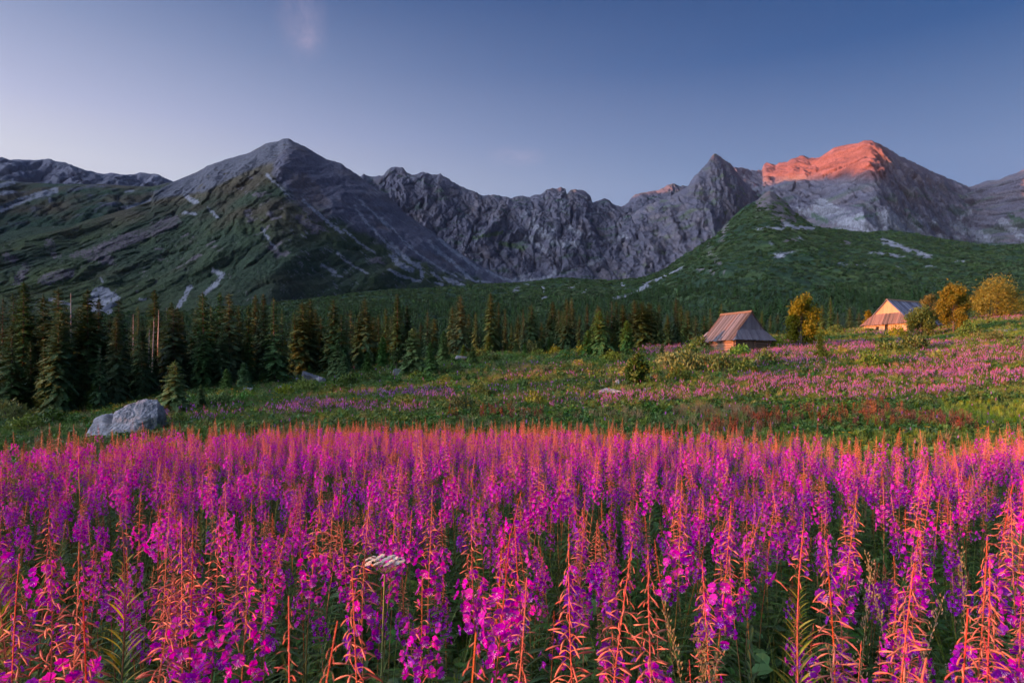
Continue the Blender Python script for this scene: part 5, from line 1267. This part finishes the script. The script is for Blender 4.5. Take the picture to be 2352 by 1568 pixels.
# ------------------------------------------------------------------ meadow plants between the field and the trees
rm = np.random.default_rng(88)
def clump(plans, n, rad, seed):
    rg_ = random.Random(seed); G = Geo(); mats = None
    for i in range(n):
        k = rg_.choice(plans); g, mats = fw_whole(*PLANS[k], simple=True)
        M = Matrix.Translation((rg_.uniform(-rad, rad), rg_.uniform(-rad, rad), 0)) @ Matrix.Rotation(rg_.uniform(0, 6.28), 4, 'Z') @ Matrix.Scale(rg_.uniform(.75, 1.05), 4)
        A = np.array(M)[:3, :3]; b = np.array(M)[:3, 3]; v = np.concatenate(g.V) @ A.T + b
        G.raw(v, [], 0); G.F.extend([tuple(i_ + G.n - len(v) for i_ in f) for f in g.F]); G.M.extend(g.M)
    return G.mesh('fireweed_clump', mats)
fwm_coll = hidden_collection('meadow_fireweed_source', [clump([1, 2, 0, 5, 9, 4], 3, .35, 700 + i) for i in range(4)] + [clump([1, 2, 5, 9], 1, .02, 710 + i) for i in range(2)])
def tuft(seed, n=34, h=.5, mat=None, spread=.16, w=.006, lean=.45):
    rg_ = random.Random(seed); V = []; Fc = []
    for i in range(n):
        a = rg_.uniform(0, 6.28); r_ = rg_.uniform(0, spread); x, y = r_ * math.cos(a), r_ * math.sin(a); b = rg_.uniform(0, 6.28); L = h * rg_.uniform(.6, 1.2); le = rg_.uniform(.1, lean); c_, s_ = math.cos(b), math.sin(b); k = len(V)
        V += [(x - s_ * w, y + c_ * w, 0), (x + s_ * w, y - c_ * w, 0), (x + c_ * le * L * .4 + s_ * w * .8, y + s_ * le * L * .4 - c_ * w * .8, L * .62), (x + c_ * le * L * .4 - s_ * w * .8, y + s_ * le * L * .4 + c_ * w * .8, L * .62), (x + c_ * le * L, y + s_ * le * L, L * .96)]
        Fc += [(k, k + 1, k + 2, k + 3), (k + 3, k + 2, k + 4)]
    return mesh_from('grass_tuft', V, Fc, [mat or M_grass])
def herb(seed, n=22, L=.16, h=.35, mat=None):
    rg_ = random.Random(seed); G = Geo()
    for i in range(n):
        a = rg_.uniform(0, 6.28); r_ = rg_.uniform(0, .28); z = h * rg_.uniform(.25, 1)
        v = np.array([(0, 0, 0), (.35, -.33, .08), (.8, -.28, .03), (1, 0, -.1), (.8, .28, .03), (.35, .33, .08), (.4, 0, .0)]); G.put([(v, [(0, 1, 6), (1, 2, 6), (2, 3, 6), (3, 4, 6), (4, 5, 6), (5, 0, 6)], 0)], dirM((r_ * math.cos(a), r_ * math.sin(a), z), rg_.uniform(0, 6.28), R(rg_.uniform(-10, 45)), L * rg_.uniform(.6, 1.3), rg_.uniform(-.5, .5)))
    return G.mesh('herb', [mat or M_herb])
def dock(seed):
    rg_ = random.Random(seed); G = Geo()
    for s_ in range(3):
        ox, oy = rg_.uniform(-.15, .15), rg_.uniform(-.15, .15); H = rg_.uniform(.6, 1.0); lx = rg_.uniform(-.08, .08); mb = MB(); mb.tube([(ox, oy, 0), (ox + lx, oy, H)], [.007, .003], 3, cap=False); G.mb(mb)
        for i in range(46):
            t_ = rg_.uniform(.35, 1); a = rg_.uniform(0, 6.28); r_ = .045 * (1.25 - t_) + .01; G.put([(np.array([(0, -.5, -.6), (1, 0, 0), (0, .5, -.6), (0, 0, .8)]), [(0, 1, 3), (1, 2, 3)], 0)], dirM((ox + lx * t_ + r_ * math.cos(a), oy + r_ * math.sin(a), H * t_), a, 0, .032))
    return G.mesh('dock_plant', [M_dock])
def umb_small(seed):
    rg_ = random.Random(seed); G = Geo()
    for s_ in range(3):
        ox, oy = rg_.uniform(-.2, .2), rg_.uniform(-.2, .2); H = rg_.uniform(.5, .8); mb = MB(); mb.tube([(ox, oy, 0), (ox, oy, H)], .005, 3, cap=False); G.mb(mb, 0)
        for i in range(16): a = rg_.uniform(0, 6.28); r_ = rg_.uniform(0, .06); G.raw([(ox + r_ * math.cos(a) + q[0] * .018, oy + r_ * math.sin(a) + q[1] * .018, H + rg_.uniform(0, .02)) for q in ((-1, -1), (1, -1), (1, 1), (-1, 1))], [(0, 1, 2, 3)], 1)
    return G
t = NT('yellow_flower'); M_yellow = t.out((.55, .42, .03), .7, None, .1, .3)
t = NT('white_flower'); M_white = t.out((.74, .68, .56), .7, None, .1, .3)
veg_coll = hidden_collection('ground_cover_source', [tuft(720, 46, .42), tuft(721, 46, .55), tuft(722, 40, .34, None, .22), herb(723), herb(724, 28, .12, .28), scrub_mesh(725, 130, .42, .42, .075), scrub_mesh(726, 130, .5, .34, .075, M_herb), tuft(727, 44, .6, M_straw, .15, .005, .3), dock(728), dock(729), umb_small(730).mesh('yellow_flowers', [M_grass, M_yellow]), tuft(731, 46, .5, leaf_mat('lawn_grass', (.20, .30, .035), (.28, .36, .05), .3, .6, .15))])
def screen_blobs(u, y, lst):
    m = np.zeros(u.shape)
    nu = u + 26 * fbm(u / 60, y / 18, 3, 401); ny = y + 8 * fbm(u / 50, y / 14, 3, 403)
    for (cu, cy_, ru, ry, w) in lst: m = np.maximum(m, w * sstep(1.15, .75, np.hypot((nu - cu) / ru, (ny - cy_) / ry)))
    return m
# the places where each kind of plant grows, in plan columns and rows of the view
B_FW = [(1750, 905, 210, 20, .9), (1900, 888, 240, 26, 1), (2080, 884, 260, 38, 1), (2240, 856, 220, 42, 1), (2380, 838, 180, 52, 1), (1640, 908, 120, 13, .7), (1985, 925, 160, 12, .5), (1828, 810, 95, 20, 1), (1965, 805, 70, 18, 1), (1730, 822, 130, 13, .9), (1535, 808, 60, 15, 1), (1480, 818, 30, 8, .8), (1575, 773, 75, 6, 1), (1790, 756, 60, 8, 1), (1940, 745, 90, 6, 1), (2290, 728, 130, 14, 1), (2380, 715, 90, 14, 1), (2090, 770, 150, 9, .55), (2200, 800, 180, 12, .6), (1870, 850, 160, 18, .7), (2020, 838, 120, 12, .6),
        (600, 960, 190, 13, .9), (760, 948, 120, 15, .8), (930, 915, 130, 13, .8), (890, 955, 100, 9, .8), (1010, 925, 80, 9, .6), (1300, 937, 140, 12, .7), (1500, 925, 160, 12, .6), (1420, 935, 200, 9, .5), (450, 975, 90, 8, .7), (1240, 850, 60, 7, .4), (1250, 877, 120, 12, .45), (1400, 885, 160, 14, .35), (1130, 905, 200, 14, .3), (1470, 850, 80, 12, .4)]
B_DOCK = [(1860, 972, 190, 18, 1), (2050, 968, 200, 20, 1), (2210, 988, 110, 14, .9), (1720, 985, 120, 12, .7), (1130, 968, 130, 8, .5), (1700, 1005, 80, 8, .5), (2010, 945, 30, 20, .6)]
B_HERB = [(1720, 945, 230, 18, 1), (1880, 935, 160, 14, 1), (1260, 958, 220, 14, 1), (1480, 955, 160, 14, .9), (1000, 968, 130, 9, .7), (700, 985, 200, 9, .5), (2000, 1000, 220, 18, .7)]
B_LAWN = [(2290, 956, 210, 32, 1), (2120, 1010, 100, 10, .6), (1200, 812, 130, 9, .5), (2330, 762, 120, 8, .6)]
B_DRY = [(1640, 958, 110, 10, 1), (1700, 968, 60, 8, 1), (1430, 968, 90, 8, .5), (1300, 805, 100, 8, .5), (1600, 985, 100, 10, .6), (1230, 865, 60, 10, .4), (1180, 850, 60, 8, .5)]
def field_edge(x, y): return np.interp(CX + F * x / np.maximum(y, .1), EDGE_U, EDGE_D)
def wedge(n, r0, r1, ext=1.08, pw=1.0):
    d = (r0 ** pw + (r1 ** pw - r0 ** pw) * rm.random(n)) ** (1 / pw); u = rm.uniform(-ext, ext, n) * F * .75; x = u / F * d; return x, d
def outside_huts(x, y):
    m = np.ones(len(x), bool)
    for (hx, hy, hr) in HUTS: m &= np.hypot(x - hx, y - hy) > hr
    return m
# fireweed in the meadow
x, y = wedge(300000, 15, 128, 1.05, 1.5); z = ground_z(x, y); u, v = on_screen(x, y, z)
u_, v_ = u, v - 0.5 / y * F * .0
m = screen_blobs(u_, v_, B_FW) * np.clip(.72 + 1.6 * fbm(x / 2.6, y / 2.6, 3, 411), .1, 1) * np.clip(.75 + 2.2 * fbm(x / 9, y / 5, 3, 413), .12, 1.15)
m = np.maximum(m * .8, .03 * (v > 850) * (u > 600)); k_ = (rm.random(len(x)) < m * np.interp(y, [15, 30, 60, 128], [.22, .36, .40, .30])) & (y > field_edge(x, y) + 3) & outside_huts(x, y)
x, y, z = x[k_], y[k_], z[k_]; n = len(x); print('meadow fireweed', n)
dense = screen_blobs(*on_screen(x, y, z), B_FW) > .4; idx = np.where(dense, rm.integers(0, 4, n), rm.integers(4, 6, n)); z0 = np.zeros(n)
scatter('meadow_fireweed', np.stack([x, y, z - .04], 1), np.stack([rm.normal(0, .06, n), rm.normal(0, .06, n), rm.uniform(0, 6.28, n)], 1), rm.uniform(.42, .72, n) * np.interp(y, [18, 60], [.85, 1.0]), idx, fwm_coll, 'purple fireweed patches across the meadow behind the field', 'fireweed meadow')
# ground cover
x, y = wedge(150000, 8.5, 135, 1.08, 1.35); z = ground_z(x, y); u, v = on_screen(x, y, z)
k_ = (y > field_edge(x, y) + .1) & outside_huts(x, y) & (rm.random(len(x)) < np.interp(y, [8, 40, 90, 135], [1, .9, .7, .5])); x, y, z, u, v = x[k_], y[k_], z[k_], u[k_], v[k_]; n = len(x); print('cover', n)
dk, hb, lw, dr = [screen_blobs(u, v, b) for b in (B_DOCK, B_HERB, B_LAWN, B_DRY)]
q = rm.random(n); nz = fbm(x / 3, y / 3, 3, 421)
idx = np.where(q < .30, rm.integers(0, 3, n), np.where(q < .52 + .3 * nz, rm.integers(3, 5, n), np.where(q < .86 + .3 * nz, 5 + (rm.random(n) < .45), rm.integers(0, 3, n))))
idx = np.where(rm.random(n) < .012, 10, idx); idx = np.where(rm.random(n) < .03 + .12 * sstep(.1, .5, fbm(x / 6, y / 6, 3, 423)), 7, idx)
idx = np.where(rm.random(n) < hb * .7, rm.integers(3, 5, n), idx); idx = np.where(rm.random(n) < dr * .6, 7, idx); idx = np.where(rm.random(n) < lw * .95, 11, idx); idx = np.where((rm.random(n) < dk * .24), rm.integers(8, 10, n), idx)
sc_ = rm.uniform(.7, 1.3, n) * np.interp(y, [10, 30, 70, 130], [.8, .9, 1.1, 1.4]) * np.where(lw > .3, .6, 1) * np.where(np.isin(idx, (8, 9)), .85, 1)
z0 = np.zeros(n); scatter('meadow_ground_cover', np.stack([x, y, z - .03], 1), np.stack([rm.normal(0, .1, n), rm.normal(0, .1, n), rm.uniform(0, 6.28, n)], 1), sc_, idx, veg_coll, 'mixed grass, herbs and rusty dock of the meadow', 'meadow plants')
# undergrowth inside the flower field
x, y = wedge(26000, 1.3, 18, 1.1, 1.9); z = ground_z(x, y); k_ = y < field_edge(x, y) + 1.0; x, y, z = x[k_], y[k_], z[k_]; n = len(x)
und_coll = hidden_collection('undergrowth_source', [tuft(740, 22, .45, M_leaf, .12, .004, .8), herb(741, 22, .06, .4, M_leaf), tuft(742, 18, .7, M_grass, .06, .003, .5), herb(743, 22, .07, .5, M_herb)])
scatter('field_undergrowth', np.stack([x, y, z - .02], 1), np.stack([z * 0, z * 0, rm.uniform(0, 6.28, n)], 1), rm.uniform(.7, 1.3, n), rm.integers(0, 4, n), und_coll, 'green undergrowth between the fireweed stems', 'undergrowth')

# ------------------------------------------------------------------ single shrubs of the meadow
def shrub_mesh(seed, mat, nl=900): return scrub_mesh(seed, nl, .5, .42, .045, mat)
M_shrub_y = leaf_mat('yellowish_shrub_leaf', (.16, .20, .03), (.26, .27, .04), .25, .6, .2)
SHR = [shrub_mesh(750 + i, M_shrub) for i in range(3)] + [shrub_mesh(753 + i, M_shrub_y) for i in range(2)] + [shrub_mesh(755, M_herb)]
shr_stem = MB(); [shr_stem.tube([(0, 0, -.05), (.2 * math.cos(a), .2 * math.sin(a), .3)], [.02, .008], 4) for a in (0, 1.3, 2.6, 3.9, 5.2)]; shr_stem = shr_stem.mesh('stem', [M_bark])
SH = []
for (u, y, w) in [(1104, 826, 34), (1130, 838, 40), (1172, 829, 30), (1215, 806, 46), (1197, 828, 32), (1238, 822, 36), (1222, 838, 24), (1275, 822, 40), (1150, 852, 38), (1300, 830, 44), (1345, 820, 40), (1380, 822, 38), (1405, 835, 46), (1330, 850, 40), (1370, 868, 34), (1050, 858, 40), (1020, 884, 34), (960, 880, 44), (905, 888, 40), (850, 882, 36), (800, 895, 44), (700, 905, 50), (760, 908, 36), (655, 912, 44), (610, 925, 40), (560, 930, 46), (500, 940, 60), (440, 945, 50), (1540, 845, 54), (1580, 860, 60), (1620, 842, 50), (1660, 862, 64), (1712, 866, 60), (1560, 880, 44), (1760, 843, 46), (1790, 802, 40), (1610, 806, 46), (1580, 822, 50), (1530, 832, 40), (1900, 830, 46), (1935, 818, 40), (2040, 815, 56), (2100, 810, 50), (2000, 845, 60), (2160, 830, 40), (1440, 870, 36), (1500, 868, 34), (1300, 890, 40), (1200, 900, 44), (1100, 915, 50), (1350, 905, 40), (1000, 905, 36), (930, 945, 60), (1060, 950, 50), (1230, 935, 44), (60, 1000, 90), (120, 985, 80), (20, 975, 70), (180, 985, 60), (380, 960, 50), (1700, 828, 60), (1560, 795, 36), (1740, 800, 30), (1880, 780, 40), (1920, 770, 36), (2230, 775, 44), (2280, 790, 40), (2320, 808, 50), (2060, 778, 34), (1980, 770, 30), (820, 940, 40), (650, 945, 40), (1620, 890, 36)]:
    SH.append((u, y, w))
S_LAND = [(60, 'in the shade at the left edge'), (440, 'right of the big boulder'), (620, 'below the stone group'), (760, 'below the pointed grey rock'), (930, 'below the upright stone'), (1110, 'left of the grassy knoll'), (1240, 'on the grassy knoll'), (1360, 'below the forest edge on the knoll'), (1470, 'by the green multi-stemmed bush'), (1600, 'in front of the near hut'), (1740, 'right of the near hut door'), (1900, 'below the golden bush'), (2050, 'in front of the far hut'), (2270, 'on the right-hand slope')]
cS = Counter(); SH.sort(); look_i = []
for i, (u, y, w) in enumerate(SH):
    kq = random.Random(900 + i); j = kq.choice([0, 1, 2, 3, 4, 5]); look_ = {0: 'dark green', 1: 'dark green', 2: 'dark green', 3: 'yellow-green', 4: 'yellow-green', 5: 'fresh green'}[j]
    pl_ = min(S_LAND, key=lambda m: abs(m[0] - u))[1]; look_i.append((u, y, w, j, look_, pl_, kq)); cS[(look_, pl_)] += 1
cN = Counter()
for (u, y, w, j, look_, pl_, kq) in look_i:
    d = depth_at(u, y, 17); x = px(u, d); W = w / F * d; key = (look_, pl_); m_ = cS[key]; n_ = cN[key]; cN[key] += 1
    lab = look_ + ' shrub ' + pl_ + ('' if m_ == 1 else ', leftmost of them' if n_ == 0 else ', rightmost of them' if n_ == m_ - 1 else ', %s of them from left' % ordinal(n_))
    r = empty('shrub', (x, d, gz(x, d) - .05), lab, 'shrub', 'shrubs scattered over the meadow', kq.uniform(0, 6.28)); s = W * kq.uniform(1.0, 1.35); r.scale = (s, s, s * kq.uniform(1.1, 1.7))
    link('stem', shr_stem, r); link('crown', SHR[j], r)

# ------------------------------------------------------------------ white umbel flower
du = 2.6; ux = px(884, du); ug = gz(ux, du); uz = (HY - 1318) / F * du
r = empty('umbel_flower', (ux, du, ug), 'white flat-topped umbel flower on a green stalk among the fireweed', 'umbel flower')
t = NT('umbel_stalk'); M_ustalk = t.out((.16, .20, .05), .6, None, .3)
mb = MB(); hz = uz - ug; mb.tube([(-.03, 0, 0), (-.02, 0, hz * .5), (0, 0, hz)], [.006, .005, .0035], 7); link('stem', mb.mesh('stem', [M_ustalk]), r)
ru = random.Random(3)
def umbellet(seed):
    rg_ = random.Random(seed); mb = MB()
    for i in range(34):
        a = i * 2.4; q = (i / 34) ** .5 * .017; x, y = q * math.cos(a), q * math.sin(a); z = .010 - q * .18 + rg_.uniform(-.001, .001)
        mb.tube([(0, 0, 0), (x, y, z)], .0004, 3, 1, cap=False); s = rg_.uniform(.003, .0042); k = [(x, y, z + .0012)]
        for j in range(5): b = j * 1.2566 + i; k.append((x + s * math.cos(b), y + s * math.sin(b), z + .0004 * ((j % 2) * 2 - 1)))
        mb.add(k, [(0, 1 + j, 1 + (j + 1) % 5) for j in range(5)], 0)
    return mb.mesh('flower_head', [M_white, M_ustalk])
UM = [umbellet(i) for i in range(3)]
heads = [(0, 0)] + [(.042 * math.cos(i * 1.05 + .3), .042 * math.sin(i * 1.05 + .3)) for i in range(6)] + [(.066 * math.cos(i * .628), .055 * math.sin(i * .628)) for i in range(10)]
for i, (hx, hy) in enumerate(heads):
    hz2 = .052 - 1.2 * (hx * hx + hy * hy) + ru.uniform(-.004, .004); mb = MB(); mb.tube([(0, 0, hz), (hx * .55, hy * .55, hz + hz2 * .45), (hx, hy, hz + hz2)], .0011, 4); link('ray', mb.mesh('ray', [M_ustalk]), r)
    o = link('flower_head', UM[i % 3], r, (hx, hy, hz + hz2)); o.scale = (.82,) * 3; o.rotation_euler = (.18 + ru.uniform(-.2, .2), -.38 + ru.uniform(-.2, .2), 0)
# ------------------------------------------------------------------ grasses gone to seed
def seed_grass(u, yt, d, lean, lab, seed, dense=1.0):
    rg_ = random.Random(seed); x = px(u, d); H = (HY - yt) / F * d - gz(x, d); x0 = x - lean * H * .6; g = gz(x0, d); H = (HY - yt) / F * d - g
    r = empty('grass_stalk', (x0, d, g), lab, 'grass stalk', 'seeding grasses in the flower field')
    P = lambda t_: Vector((lean * H * .6 * t_ ** 2, 0, H * t_)); mb = MB(); mb.tube([P(i / 8) for i in range(9)], [.0018, .0018, .0017, .0016, .0015, .0013, .0011, .0009, .0006], 5); link('stalk', mb.mesh('stalk', [M_straw]), r)
    mb = MB()
    for i in range(int(90 * dense)):
        t_ = rg_.uniform(.83, 1.01) if i % 4 else rg_.choice([.74, .79, .70]) + rg_.uniform(-.012, .012); a = rg_.uniform(0, 6.28); q = rg_.uniform(.002, .012) if t_ > .82 else rg_.uniform(.004, .028)
        p = P(t_) + Vector((math.cos(a) * q, math.sin(a) * q, q * .6)); d_ = Vector((math.cos(a) * .4, math.sin(a) * .4, 1)).normalized() * .010; mb.tube([p, p + d_ * .5, p + d_], [.0006, .0022, .0003], 4, cap=False)
    link('seed_head', mb.mesh('seed_head', [M_straw]), r)
for i, (u, yt, d, le, lab) in enumerate([(1598, 1450, 1.7, -.15, 'drooping dry grass head in the dark gap, left one of three'), (1622, 1448, 1.75, .05, 'dry grass head in the dark gap, middle one of three'), (1650, 1512, 1.6, .25, 'spreading dry grass head lowest in the dark gap'), (2164, 1386, 2.0, .3, 'brown grass head leaning right before the magenta spikes at the right'), (1990, 1275, 2.3, -.2, 'feathery tan grass head among blossoms right of centre'), (2002, 1300, 2.4, .1, 'second tan grass head touching the feathery one'), (2050, 1440, 1.9, -.25, 'thin grass head leaning left below the feathery pair'), (2207, 1268, 2.4, -.05, 'upright tan grass head beside the rightmost red spikes'), (1525, 1385, 1.9, -.2, 'brown curved grass head behind the crossed coral pair'), (1905, 1500, 1.7, -.1, 'dark rusty grass head at the bottom right')]):
    seed_grass(u, yt, d, le, lab, 800 + i)
